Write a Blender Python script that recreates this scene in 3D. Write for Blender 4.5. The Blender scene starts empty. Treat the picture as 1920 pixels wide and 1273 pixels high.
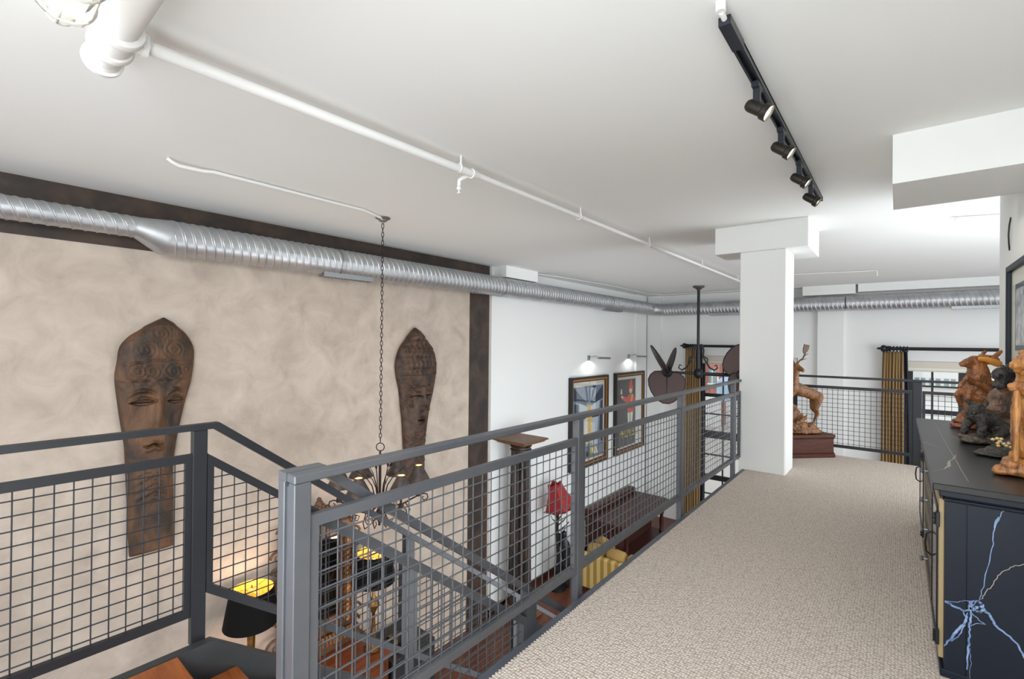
import bpy, math, random
from mathutils import Vector, Matrix
random.seed(7)
S = bpy.context.scene
COL = S.collection
PI = math.pi
YAW = 0.688

# ------------------------------------------------------------------ materials
def lin(c):
    return tuple(((v/255)/12.92 if v/255 <= 0.04045 else ((v/255+0.055)/1.055)**2.4) for v in c) + (1.0,)

def mat(name, col, rough=.6, metal=0.0, col2=None, vscale=4.0, stretch=(1, 1, 1), lo=.35, hi=.65, detail=6, dist=0.0,
        bump=0.0, bscale=60.0, bstretch=None, emit=None, estr=1.0, spec=.5, col3=None):
    m = bpy.data.materials.new(name); m.use_nodes = True
    N, L = m.node_tree.nodes, m.node_tree.links
    b = N['Principled BSDF']
    b.inputs['Base Color'].default_value = lin(col)
    b.inputs['Roughness'].default_value = rough
    b.inputs['Metallic'].default_value = metal
    b.inputs['Specular IOR Level'].default_value = spec
    tc = N.new('ShaderNodeTexCoord')
    if col2:
        mp = N.new('ShaderNodeMapping'); mp.inputs['Scale'].default_value = stretch
        L.new(tc.outputs['Object'], mp.inputs['Vector'])
        n = N.new('ShaderNodeTexNoise'); n.inputs['Scale'].default_value = vscale
        n.inputs['Detail'].default_value = detail; n.inputs['Distortion'].default_value = dist
        n.inputs['Roughness'].default_value = .62
        L.new(mp.outputs['Vector'], n.inputs['Vector'])
        r = N.new('ShaderNodeValToRGB')
        r.color_ramp.elements[0].position = lo; r.color_ramp.elements[0].color = lin(col)
        r.color_ramp.elements[1].position = hi; r.color_ramp.elements[1].color = lin(col2)
        if col3:
            e = r.color_ramp.elements.new(min(.98, hi+.12)); e.color = lin(col3)
        L.new(n.outputs['Fac'], r.inputs['Fac']); L.new(r.outputs['Color'], b.inputs['Base Color'])
    if bump:
        mp2 = N.new('ShaderNodeMapping'); mp2.inputs['Scale'].default_value = bstretch or stretch
        L.new(tc.outputs['Object'], mp2.inputs['Vector'])
        n2 = N.new('ShaderNodeTexNoise'); n2.inputs['Scale'].default_value = bscale; n2.inputs['Detail'].default_value = 4
        L.new(mp2.outputs['Vector'], n2.inputs['Vector'])
        bp = N.new('ShaderNodeBump'); bp.inputs['Strength'].default_value = bump; bp.inputs['Distance'].default_value = .01
        L.new(n2.outputs['Fac'], bp.inputs['Height']); L.new(bp.outputs['Normal'], b.inputs['Normal'])
    if emit:
        b.inputs['Emission Color'].default_value = lin(emit); b.inputs['Emission Strength'].default_value = estr
    return m

def glass_mat(name, tint=(255, 255, 255), mix=.06):
    m = bpy.data.materials.new(name); m.use_nodes = True
    N, L = m.node_tree.nodes, m.node_tree.links
    N.remove(N['Principled BSDF'])
    t = N.new('ShaderNodeBsdfTransparent'); t.inputs['Color'].default_value = lin(tint)
    g = N.new('ShaderNodeBsdfGlossy'); g.inputs['Roughness'].default_value = .02
    x = N.new('ShaderNodeMixShader'); x.inputs['Fac'].default_value = mix
    L.new(t.outputs[0], x.inputs[1]); L.new(g.outputs[0], x.inputs[2]); L.new(x.outputs[0], N['Material Output'].inputs['Surface'])
    return m

def carpet_mat():
    m = mat('loop_carpet', (196, 180, 167), .95, spec=.1)
    N, L = m.node_tree.nodes, m.node_tree.links
    b = N['Principled BSDF']; tc = N.new('ShaderNodeTexCoord')
    mp = N.new('ShaderNodeMapping'); mp.inputs['Scale'].default_value = (74, 58, 0)
    L.new(tc.outputs['Object'], mp.inputs['Vector'])
    v = N.new('ShaderNodeTexVoronoi'); v.inputs['Scale'].default_value = 1.0; v.inputs['Randomness'].default_value = .45
    L.new(mp.outputs['Vector'], v.inputs['Vector'])
    r = N.new('ShaderNodeValToRGB')
    r.color_ramp.elements[0].position = .2; r.color_ramp.elements[0].color = lin((216, 203, 192))
    r.color_ramp.elements[1].position = .85; r.color_ramp.elements[1].color = lin((158, 145, 133))
    L.new(v.outputs['Distance'], r.inputs['Fac']); L.new(r.outputs['Color'], b.inputs['Base Color'])
    inv = N.new('ShaderNodeMath'); inv.operation = 'SUBTRACT'; inv.inputs[0].default_value = 1.0
    L.new(v.outputs['Distance'], inv.inputs[1])
    bp = N.new('ShaderNodeBump'); bp.inputs['Strength'].default_value = .7; bp.inputs['Distance'].default_value = .01
    L.new(inv.outputs[0], bp.inputs['Height']); L.new(bp.outputs['Normal'], b.inputs['Normal'])
    return m

def grid_mat(name, c1, c2, scale):
    m = mat(name, c1, .5)
    N, L = m.node_tree.nodes, m.node_tree.links
    b = N['Principled BSDF']; tc = N.new('ShaderNodeTexCoord')
    k = N.new('ShaderNodeTexBrick'); k.inputs['Scale'].default_value = scale
    k.inputs['Color1'].default_value = lin(c1); k.inputs['Color2'].default_value = lin(c1); k.inputs['Mortar'].default_value = lin(c2)
    k.inputs['Mortar Size'].default_value = .03
    mp = N.new('ShaderNodeMapping'); mp.inputs['Rotation'].default_value = (PI/2, 0, 0)
    L.new(tc.outputs['Object'], mp.inputs['Vector']); L.new(mp.outputs['Vector'], k.inputs['Vector'])
    L.new(k.outputs['Color'], b.inputs['Base Color'])
    return m

M = {}
M['white'] = mat('white_wall_paint', (225, 226, 224), .75, bump=.06, bscale=12)
M['ceil'] = mat('white_ceiling_paint', (226, 227, 225), .8, bump=.05, bscale=6)
M['pipe'] = mat('white_pipe_paint', (222, 222, 220), .45)
M['plaster'] = mat('taupe_plaster', (166, 152, 139), .8, col2=(199, 185, 171), vscale=2.9, detail=14, dist=.5, lo=.28, hi=.72, bump=.12, bscale=14)
M['border'] = mat('dark_rusted_panel', (40, 33, 30), .55, col2=(76, 58, 46), vscale=3.0, detail=11, dist=.5, lo=.38, hi=.72, col3=(62, 60, 60))
M['carpet'] = carpet_mat()
M['steel'] = mat('charcoal_blue_steel', (82, 85, 91), .42, .25, col2=(93, 94, 97), vscale=3, bump=.03, bscale=40)
M['steeldark'] = mat('dark_painted_steel', (25, 27, 32), .5, .1, col2=(30, 32, 37), vscale=3)
M['steeltrim'] = mat('steel_edge', (86, 90, 98), .4, .3)
M['stringer'] = mat('dark_stringer_steel', (46, 47, 49), .5, .2, col2=(54, 55, 56), vscale=4)
M['wood'] = mat('orange_brown_tread_wood', (146, 82, 40), .35, col2=(112, 56, 24), vscale=3, stretch=(1, 8, 8), detail=8, dist=.6)
M['floor'] = mat('red_brown_floor_wood', (112, 64, 44), .4, col2=(84, 44, 30), vscale=2, stretch=(9, .8, 1), detail=6)
M['pad'] = mat('tread_pad_carpet', (176, 166, 150), .95, bump=.3, bscale=200)
M['duct'] = mat('galvanised_duct', (196, 198, 200), .42, .88, col2=(178, 181, 184), vscale=5, bump=.02, bscale=20)
M['ductseam'] = mat('duct_coupling', (160, 162, 165), .35, .92)
M['mask'] = mat('carved_mask_wood', (42, 31, 23), .6, col2=(112, 76, 46), vscale=5, stretch=(1, 1, .55), detail=12, dist=.5, lo=.36, hi=.72, bump=.9, bscale=60, bstretch=(1, 1, .18))
M['mask2'] = mat('dark_carved_mask_wood', (42, 31, 25), .6, col2=(90, 64, 46), vscale=8, detail=12, dist=.4, bump=.9, bscale=55, bstretch=(1, 1, .3))
M['black'] = mat('black_metal', (26, 27, 30), .4, .3)
M['track'] = mat('black_track', (34, 38, 46), .35, .2)
M['spot'] = mat('bronze_black_spot', (42, 38, 32), .4, .4)
M['lens'] = mat('lit_lens', (255, 255, 240), .3, emit=(255, 250, 228), estr=14)
M['iron'] = mat('bronze_iron', (48, 34, 27), .45, .5, col2=(30, 23, 19), vscale=20)
M['shade'] = mat('mottled_metal_shade', (58, 48, 46), .5, .3, col2=(88, 74, 66), vscale=14)
M['shadein'] = mat('shade_lining_gold', (214, 160, 70), .5)
M['bulb'] = mat('warm_bulb', (255, 214, 150), .3, emit=(255, 186, 96), estr=10)
M['bulbw'] = mat('white_bulb', (255, 250, 240), .3, emit=(255, 240, 212), estr=8)
M['goldin'] = mat('gold_leaf_lining', (222, 170, 70), .4, .3, col2=(186, 130, 44), vscale=16)
M['blackshade'] = mat('black_shade', (11, 10, 10), .7, spec=.15)
M['brass'] = mat('aged_brass', (150, 112, 58), .35, .8, col2=(96, 66, 36), vscale=18)
M['deer'] = mat('deer_carved_wood', (88, 54, 26), .5, col2=(140, 92, 46), vscale=14, stretch=(1, 1, .5), detail=8, lo=.35, hi=.68, bump=.5, bscale=70)
M['antler'] = mat('dark_antler_wood', (72, 48, 30), .55, col2=(96, 66, 42), vscale=20)
M['plinth'] = mat('mahogany_plinth', (84, 36, 14), .5, spec=.25, col2=(54, 22, 8), vscale=4, stretch=(1.2, 1.2, 10), detail=8)
M['cabinet'] = mat('black_painted_cabinet', (12, 19, 31), .45, col2=(16, 24, 38), vscale=3, spec=.3)
M['cabtop'] = mat('dark_marbled_top', (30, 29, 29), .33, col2=(37, 35, 35), vscale=3, spec=.35)
M['vein'] = mat('blue_white_vein', (140, 166, 206), .5, col2=(58, 82, 122), vscale=30, lo=.3, hi=.7)
M['vein2'] = mat('tan_vein', (150, 142, 132), .5)
M['tan'] = mat('gold_tan_trim', (158, 138, 100), .5)
M['dglass'] = mat('dark_cabinet_glass', (40, 50, 62), .08)
M['horse'] = mat('brown_horse_wood', (96, 56, 32), .38, col2=(160, 100, 54), vscale=12, detail=8, bump=.5, bscale=60)
M['amber'] = mat('polished_amber_wood', (196, 122, 36), .3, col2=(214, 146, 58), vscale=10)
M['bear'] = mat('black_bear_wood', (26, 24, 23), .42, col2=(84, 76, 64), vscale=40, detail=8, lo=.42, hi=.75, bump=.8, bscale=110)
M['bear2'] = mat('dark_grey_bear_wood', (22, 21, 21), .42, col2=(72, 69, 62), vscale=30, detail=8, lo=.42, hi=.74, bump=.8, bscale=90)
M['gbear'] = mat('golden_bear_wood', (112, 62, 26), .36, col2=(196, 136, 72), vscale=20, stretch=(1, 1, .3), detail=10, lo=.38, hi=.66, bump=1.0, bscale=60, bstretch=(1, 1, .2))
M['rock'] = mat('dark_carved_rock', (40, 33, 28), .42, col2=(96, 80, 66), vscale=18, detail=8, bump=.6, bscale=60)
M['rock2'] = mat('brown_carved_rock', (50, 36, 28), .42, col2=(122, 92, 70), vscale=16, detail=9, bump=.7, bscale=60)
M['redwood'] = mat('reddish_base_wood', (150, 84, 48), .4, col2=(122, 62, 34), vscale=8)
M['curtain'] = mat('gold_brown_curtain', (138, 112, 76), .9, col2=(152, 127, 90), vscale=10, stretch=(1, 1, .05), spec=.15)
M['navy'] = mat('navy_curtain_lining', (24, 28, 42), .8)
M['blind'] = mat('cream_roller_blind', (206, 200, 186), .8)
M['frameblk'] = mat('black_window_steel', (18, 18, 20), .5)
M['glass'] = glass_mat('window_glass')
M['pglass'] = glass_mat('picture_glass', mix=.10)
M['weave'] = grid_mat('woven_fan_blade', (62, 30, 20), (30, 16, 13), 26)
M['picblk'] = mat('black_picture_frame', (24, 22, 22), .4)
M['picgold'] = mat('gold_inner_frame', (170, 122, 58), .35, .5)
M['pbrown'] = mat('brown_frame_edge', (78, 44, 28), .45)
M['paper'] = mat('cream_print_paper', (216, 212, 200), .7)
M['pnavy'] = mat('print_navy', (44, 62, 88), .7); M['pblue'] = mat('print_blue_grey', (122, 140, 158), .7)
M['ppale'] = mat('print_pale_blue', (186, 196, 202), .7); M['pgold'] = mat('print_gold', (204, 164, 84), .7, col2=(226, 200, 140), vscale=20)
M['pgrey'] = mat('print_charcoal', (52, 54, 58), .7, col2=(64, 66, 70), vscale=6)
M['pred'] = mat('print_red', (196, 58, 44), .7, col2=(220, 84, 62), vscale=20); M['pskin'] = mat('print_skin', (222, 190, 160), .7)
M['pyel'] = mat('print_yellow', (204, 186, 72), .7); M['pgreen'] = mat('print_dark_green', (58, 84, 62), .7)
M['pwhite'] = mat('print_white', (226, 222, 210), .7)
M['pillar'] = mat('worn_dark_pillar', (22, 18, 17), .55, col2=(84, 64, 52), vscale=14, stretch=(1, 1, .18), detail=12, lo=.42, hi=.72, bump=.4, bscale=30)
M['pillarcap'] = mat('worn_brown_capital', (122, 84, 54), .5, col2=(96, 62, 38), vscale=10)
M['red'] = mat('red_lamp_fabric', (158, 26, 28), .6, col2=(136, 20, 22), vscale=6)
M['desk'] = mat('dark_mahogany', (74, 40, 33), .45, spec=.3, col2=(56, 30, 26), vscale=4, stretch=(8, 1, 1), detail=7)
M['sofa'] = None
M['cushion'] = mat('gold_chenille', (172, 142, 84), .85, col2=(150, 120, 66), vscale=60, bump=.4, bscale=120)
M['mirrorfr'] = mat('carved_walnut_frame', (70, 46, 32), .45, col2=(104, 70, 46), vscale=25, bump=.3, bscale=60)
M['rope'] = mat('gilded_rope', (176, 122, 66), .35, .4, col2=(110, 70, 40), vscale=40)
M['mglass'] = mat('old_mirror_glass', (70, 66, 62), .06, .9)
M['chest'] = mat('brown_chest_wood', (120, 62, 32), .35, col2=(86, 42, 22), vscale=4, stretch=(8, 1, 1))
M['brick'] = mat('far_brick', (150, 92, 80), .9, col2=(164, 108, 94), vscale=3)
M['palebld'] = mat('far_pale_wall', (214, 214, 210), .9); M['farwin'] = mat('far_window', (112, 132, 130), .3)
M['farblue'] = mat('far_blue_awning', (150, 176, 196), .8); M['street'] = mat('street_paving', (170, 166, 160), .9)
M['sill'] = mat('white_sill', (222, 220, 212), .7)

def stripes():
    m = mat('striped_upholstery', (182, 150, 86), .85, spec=.15)
    N, L = m.node_tree.nodes, m.node_tree.links
    b = N['Principled BSDF']; tc = N.new('ShaderNodeTexCoord')
    w = N.new('ShaderNodeTexWave'); w.bands_direction = 'X'; w.inputs['Scale'].default_value = 1.9; w.inputs['Distortion'].default_value = .4
    L.new(tc.outputs['Object'], w.inputs['Vector'])
    r = N.new('ShaderNodeValToRGB'); r.color_ramp.elements[0].position = .4; r.color_ramp.elements[1].position = .6
    r.color_ramp.elements[0].color = lin((156, 126, 66)); r.color_ramp.elements[1].color = lin((200, 172, 112))
    L.new(w.outputs['Fac'], r.inputs['Fac']); L.new(r.outputs['Color'], b.inputs['Base Color'])
    return m
M['sofa'] = stripes()

# ------------------------------------------------------------------ mesh building
def origin(o):
    v = Vector((0, 0, 0))
    while o is not None:
        v += o.location; o = o.parent
    return v

class MB:
    def __init__(s): s.v = []; s.f = []; s.m = []; s.cur = 0
    def add(s, vs, fs):
        n = len(s.v); s.v += [tuple(v) for v in vs]
        for f in fs: s.f.append(tuple(i+n for i in f)); s.m.append(s.cur)
        return s
    def box(s, x0, y0, z0, x1, y1, z1):
        x0, x1 = min(x0, x1), max(x0, x1); y0, y1 = min(y0, y1), max(y0, y1); z0, z1 = min(z0, z1), max(z0, z1)
        v = [(x, y, z) for z in (z0, z1) for y in (y0, y1) for x in (x0, x1)]
        return s.add(v, [(0, 2, 3, 1), (4, 5, 7, 6), (0, 1, 5, 4), (2, 6, 7, 3), (0, 4, 6, 2), (1, 3, 7, 5)])
    def cbox(s, x0, y0, z0, x1, y1, z1, b=.004):           # box with chamfered edges
        x0, x1 = min(x0, x1), max(x0, x1); y0, y1 = min(y0, y1), max(y0, y1); z0, z1 = min(z0, z1), max(z0, z1)
        lo, hi = (x0, y0, z0), (x1, y1, z1); vs = []; idx = {}
        for sx in (0, 1):
            for sy in (0, 1):
                for sz in (0, 1):
                    for k in range(3):
                        c = []
                        for a, sg in enumerate((sx, sy, sz)):
                            e = hi[a] if sg else lo[a]
                            c.append(e if a == k else e + (-b if sg else b))
                        idx[(sx, sy, sz, k)] = len(vs); vs.append(tuple(c))
        fs = []
        for k in range(3):
            a, b2 = [(1, 2), (2, 0), (0, 1)][k]
            for sg in (0, 1):
                q = []
                for (p, r) in ((0, 0), (1, 0), (1, 1), (0, 1)):
                    t = [0, 0, 0]; t[k] = sg; t[a] = p; t[b2] = r
                    q.append(idx[(t[0], t[1], t[2], k)])
                fs.append(tuple(q if sg else q[::-1]))
        for k in range(3):                                   # edges along axis k
            a, b2 = [(1, 2), (2, 0), (0, 1)][k]
            for p in (0, 1):
                for r in (0, 1):
                    t0 = [0, 0, 0]; t0[a] = p; t0[b2] = r; t1 = list(t0); t1[k] = 1
                    q = [idx[(*t0, a)], idx[(*t1, a)], idx[(*t1, b2)], idx[(*t0, b2)]]
                    fs.append(tuple(q if (p == r) != False else q[::-1]))
        for sx in (0, 1):
            for sy in (0, 1):
                for sz in (0, 1):
                    q = [idx[(sx, sy, sz, k)] for k in range(3)]
                    fs.append(tuple(q if (sx+sy+sz) % 2 else q[::-1]))
        return s.add(vs, fs)
    def frame_axes(s, d, up=None):
        d = Vector(d).normalized()
        u = Vector(up) if up else (Vector((0, 0, 1)) if abs(d.z) < .95 else Vector((0, 1, 0)))
        a = d.cross(u).normalized(); b = a.cross(d).normalized()
        return a, b
    def tube(s, pts, r, n=8, closed=False, caps=True, flat=1.0):
        P = [Vector(p) for p in pts]; N = len(P); R = r if isinstance(r, (list, tuple)) else [r]*N
        vs = []; fs = []; prev = None
        for i in range(N):
            if closed: d = P[(i+1) % N]-P[i-1]
            else: d = P[min(i+1, N-1)]-P[max(i-1, 0)]
            if d.length < 1e-9: d = Vector((0, 0, 1))
            d.normalize()
            if prev is None: a, b = s.frame_axes(d)
            else:
                a = prev - d*prev.dot(d)
                if a.length < 1e-6: a, b = s.frame_axes(d)
                a.normalize(); b = d.cross(a)*-1; b = a.cross(d).normalized()
            prev = a
            for k in range(n):
                t = 2*PI*k/n; vs.append(P[i]+a*(math.cos(t)*R[i])+b*(math.sin(t)*R[i]*flat))
        last = N if closed else N-1
        for i in range(last):
            for k in range(n):
                i2 = (i+1) % N
                fs.append((i*n+k, i*n+(k+1) % n, i2*n+(k+1) % n, i2*n+k))
        if caps and not closed:
            fs.append(tuple(range(n))[::-1]); fs.append(tuple((N-1)*n+k for k in range(n)))
        return s.add(vs, fs)
    def cyl(s, p, q, r, n=16, r2=None): return s.tube([p, q], [r, r if r2 is None else r2], n)
    def lathe(s, prof, c=(0, 0, 0), n=24, axis=(0, 0, 1), caps=True):
        d = Vector(axis).normalized(); a, b = s.frame_axes(d); c = Vector(c); vs = []; fs = []
        for (r, h) in prof:
            for k in range(n):
                t = 2*PI*k/n; vs.append(c+d*h+a*(math.cos(t)*r)+b*(math.sin(t)*r))
        for i in range(len(prof)-1):
            for k in range(n): fs.append((i*n+k, i*n+(k+1) % n, (i+1)*n+(k+1) % n, (i+1)*n+k))
        if caps:
            if prof[0][0] > 1e-5: fs.append(tuple(range(n))[::-1])
            if prof[-1][0] > 1e-5: fs.append(tuple((len(prof)-1)*n+k for k in range(n)))
        return s.add(vs, fs)
    def capsule(s, p, q, r1, r2=None, n=14):
        r2 = r1 if r2 is None else r2; p = Vector(p); q = Vector(q); d = q-p; l = d.length
        if l < 1e-6: d = Vector((0, 0, 1)); l = 0.0
        prof = [(max(1e-4, r1*math.sin(a)), -r1*math.cos(a)) for a in [PI/2*i/5 for i in range(6)]]
        prof += [(max(1e-4, r2*math.cos(a)), l+r2*math.sin(a)) for a in [PI/2*i/5 for i in range(6)]]
        return s.lathe(prof, p, n, d, caps=True)
    def ell(s, c, r, n=16, m=10, rot=None):
        c = Vector(c); vs = []; fs = []
        for i in range(m+1):
            t = PI*i/m
            for k in range(n):
                a = 2*PI*k/n; v = Vector((r[0]*math.sin(t)*math.cos(a), r[1]*math.sin(t)*math.sin(a), r[2]*math.cos(t)))
                if rot: v = rot @ v
                vs.append(c+v)
        for i in range(m):
            for k in range(n): fs.append((i*n+k, (i+1)*n+k, (i+1)*n+(k+1) % n, i*n+(k+1) % n))
        return s.add(vs, fs)
    def prism(s, poly, fn, d0, d1):                         # 2-D outline mapped by fn(a, b, depth)
        n = len(poly); vs = [fn(a, b, d0) for a, b in poly]+[fn(a, b, d1) for a, b in poly]
        fs = [tuple(range(n))[::-1], tuple(range(n, 2*n))]+[(i, (i+1) % n, n+(i+1) % n, n+i) for i in range(n)]
        return s.add(vs, fs)
    def grid(s, fn, nu, nv):
        vs = [fn(i/nu, j/nv) for j in range(nv+1) for i in range(nu+1)]; w = nu+1
        return s.add(vs, [(j*w+i, j*w+i+1, (j+1)*w+i+1, (j+1)*w+i) for j in range(nv) for i in range(nu)])
    def build(s, name, mats, parent=None, local=False, ang=35, recalc=True, smooth=True):
        me = bpy.data.meshes.new(name)
        o3 = Vector((0, 0, 0)) if (parent is None or local) else origin(parent)
        me.from_pydata([(v[0]-o3.x, v[1]-o3.y, v[2]-o3.z) for v in s.v], [], s.f)
        for m in (mats if isinstance(mats, (list, tuple)) else [mats]): me.materials.append(m)
        me.polygons.foreach_set('material_index', s.m)
        if recalc:
            import bmesh
            b = bmesh.new(); b.from_mesh(me); bmesh.ops.recalc_face_normals(b, faces=b.faces); b.to_mesh(me); b.free()
        if smooth:
            me.polygons.foreach_set('use_smooth', [True]*len(me.polygons))
            me.set_sharp_from_angle(angle=math.radians(ang))
        me.update()
        o = bpy.data.objects.new(name, me); COL.objects.link(o)
        if parent is not None: o.parent = parent
        return o

def thing(name, label, cat, loc=(0, 0, 0), rz=0.0, group=None):
    o = bpy.data.objects.new(name, None); COL.objects.link(o); o.location = loc; o.rotation_euler = (0, 0, rz)
    o.empty_display_size = .1
    return tag(o, label, cat, group)
def tag(o, label, cat, group=None):
    o['label'] = label; o['category'] = cat
    if group: o['group'] = group
    return o
def struct(o): o['kind'] = 'structure'; return o

def bake(o, mods):
    for t, kw in mods:
        m = o.modifiers.new(t, t)
        for k, v in kw.items(): setattr(m, k, v)
    bpy.context.view_layer.update()
    dg = bpy.context.evaluated_depsgraph_get()
    me = bpy.data.meshes.new_from_object(o.evaluated_get(dg))
    me.name = o.name
    mats = [m for m in o.data.materials]
    o.modifiers.clear(); o.data = me
    if not me.materials:
        for m in mats: me.materials.append(m)
    me.polygons.foreach_set('use_smooth', [True]*len(me.polygons)); me.update()
    return o
def texture(name, kind, size):
    t = bpy.data.textures.new(name, kind); t.noise_scale = size
    if hasattr(t, 'noise_depth'): t.noise_depth = 3
    return t
FUR = texture('fur', 'CLOUDS', .018); CHIP = texture('chip', 'CLOUDS', .035)
def chisel(o, tex, amt):                                     # tool marks cut into the carved surface
    return bake(o, [('DISPLACE', dict(texture=tex, strength=amt, mid_level=.5, texture_coords='LOCAL'))])
def fuse(o, voxel, it=6, fac=.5):                            # one continuous skin over overlapping volumes
    return bake(o, [('REMESH', dict(mode='VOXEL', voxel_size=voxel)), ('SMOOTH', dict(iterations=it, factor=fac))])

# plate in the plane x = const (axis 'y') or y = const (axis 'x')
def mapper(axis): return (lambda a, z, d: (d, a, z)) if axis == 'y' else (lambda a, z, d: (a, d, z))

CELL = .062
def wires(mb, axis, c, a0, a1, zt, zb, a_off=0.0, z_off=0.0, r=.0031):
    fn = mapper(axis)
    k = math.ceil((a0+.006-a_off)/CELL)
    while a_off+k*CELL < a1-.006:
        a = a_off+k*CELL; mb.tube([fn(a, zb(a)-.005, c), fn(a, zt(a)+.005, c)], r, 6); k += 1
    zlo = min(zb(a0), zb(a1)); zhi = max(zt(a0), zt(a1)); k = math.ceil((zlo-z_off)/CELL)
    while z_off+k*CELL < zhi:
        z = z_off+k*CELL; st = [a0+(a1-a0)*i/200 for i in range(201)]
        ok = [a for a in st if zb(a) < z < zt(a)]
        if len(ok) > 2: mb.tube([fn(ok[0]-.004, z, c+.005), fn(ok[-1]+.004, z, c+.005)], r, 6)
        k += 1
def panel(parent, axis, c, a0, a1, zt, zb, a_off, z_off, side=.030, hb=.040, t=.014, infill=True, m='steel'):
    """a welded frame with a woven wire infill; zt/zb give its outer top and bottom edge"""
    fn = mapper(axis); mb = MB()
    for (x0, x1) in ((a0, a0+side), (a1-side, a1)):
        mb.prism([(x0, zb(x0)), (x1, zb(x1)), (x1, zt(x1)), (x0, zt(x0))], fn, c-t, c+t)
    i0, i1 = a0+side, a1-side
    mb.prism([(i0, zt(i0)-hb), (i1, zt(i1)-hb), (i1, zt(i1)), (i0, zt(i0))], fn, c-t, c+t)
    mb.prism([(i0, zb(i0)), (i1, zb(i1)), (i1, zb(i1)+hb), (i0, zb(i0)+hb)], fn, c-t, c+t)
    p = mb.build('mesh_panel', M[m], parent)
    if infill:
        w = MB(); wires(w, axis, c, i0, i1, lambda a: zt(a)-hb, lambda a: zb(a)+hb, a_off, z_off)
        w.build('wire_mesh', M[m], p)
    return p

# ================================================================== SETTING
FZ = -3.9; CZ = 3.03; WX = -6.25; BY = 14.45
mb = MB(); mb.box(WX-.3, -5, FZ-.2, 5.2, BY, FZ); struct(mb.build('floor', M['floor']))
mb = MB(); mb.box(WX-.3, -3.0, CZ, 3.4, BY+.3, CZ+.25); struct(mb.build('ceiling', M['ceil']))
# left wall, white, with pilaster and the stub beam above the duct
mb = MB(); mb.box(WX-.3, 6.9, FZ, WX, BY+.3, CZ); mb.box(WX, 6.9, FZ, WX+.05, 7.85, CZ)
mb.box(WX, 13.55, FZ, WX+.05, 14.3, CZ); mb.box(WX+.05, 6.98, 2.81, -5.9, 8.02, CZ)
struct(mb.build('wall_left', M['white'], smooth=False))
mb = MB(); mb.box(WX-.3, -3.0, FZ, WX, 6.9, CZ); struct(mb.build('wall_feature', M['plaster'], smooth=False))
mb = MB(); mb.box(WX, -3.0, 2.486, WX+.012, 6.335, CZ); mb.box(WX, 6.335, FZ, WX+.012, 6.87, CZ)
struct(mb.build('trim_1', M['border'], smooth=False))
# back wall with two tall window openings
W1 = (-4.62, -2.05); W2 = (.12, 2.75); HZ = 1.19; SZ = -3.35
mb = MB()
for (a, b) in ((WX-.3, W1[0]), (W1[1], W2[0]), (W2[1], 5.2)): mb.box(a, BY, FZ, b, BY+.3, CZ)
for (a, b) in (W1, W2): mb.box(a, BY, HZ, b, BY+.3, CZ); mb.box(a, BY, FZ, b, BY+.3, SZ)
mb.box(-1.6, BY-.12, FZ, -1.05, BY, CZ); mb.box(WX+.05, BY-.1, FZ, -5.75, BY, CZ)
mb.box(-1.9, 14.05, 2.80, -.8, BY, CZ); mb.box(-.75, 14.1, 2.84, 5.2, BY, CZ)
struct(mb.build('wall_back', M['white'], smooth=False))
mb = MB(); mb.box(.72, -1.2, -.3, 1.08, 6.18, CZ); struct(mb.build('wall_right', M['white'], smooth=False))
mb = MB()
mb.box(-.035, 4.24, 2.685, .72, 5.06, CZ)
struct(mb.build('beam', M['ceil'], smooth=False))
mb = MB(); mb.cbox(-1.53, 6.335, -.3, -1.02, 6.85, 2.69, .012); mb.cbox(-1.83, 6.33, 2.69, -.80, 7.25, CZ, .006)
struct(mb.build('column', M['white']))
mb = MB(); mb.box(-1.53, 6.335, FZ, -1.02, 6.85, -.3); struct(mb.build('column_base', M['white']))
# carpeted walkway with its scalloped pile edge over a slab
edge = []; y = -1.2; i = 0
while y < 6.33:
    edge.append((-1.449 if i % 2 else -1.437, y)); y += .0115; i += 1
poly = edge+[(-1.44, 6.34), (-1.02, 6.34), (-1.02, 6.86), (-1.44, 6.86), (-1.44, 8.0), (3.2, 8.0), (3.2, 6.18), (.72, 6.18), (.72, -1.2)]
mb = MB(); mb.prism(poly, lambda a, b, d: (a, b, d), -.012, 0.0)
struct(mb.build('floor_upper', M['carpet'], smooth=False))
mb = MB(); mb.box(-1.44, -1.2, -.3, .72, 8.0, -.014); mb.box(.72, 6.18, -.3, 3.2, 8.0, -.014)
struct(mb.build('floor_slab', M['white'], smooth=False))
mb = MB(); mb.cbox(-1.49, -1.2, -.30, -1.447, 6.33, -.002, .004); mb.cbox(-1.49, 6.87, -.30, -1.447, 8.05, -.002, .004)
mb.cbox(-1.49, 8.003, -.3, 3.2, 8.04, -.05, .004)
struct(mb.build('trim_2', M['steeltrim']))
mb = MB(); mb.box(WX, 6.9, FZ, WX+.055, 6.905, FZ+.16); mb.box(WX+.05, 6.9, FZ, WX+.065, 7.86, FZ+.16); mb.box(WX, 7.85, FZ, WX+.015, 14.3, FZ+.16)
struct(mb.build('baseboard_left', M['desk'], smooth=False))
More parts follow.
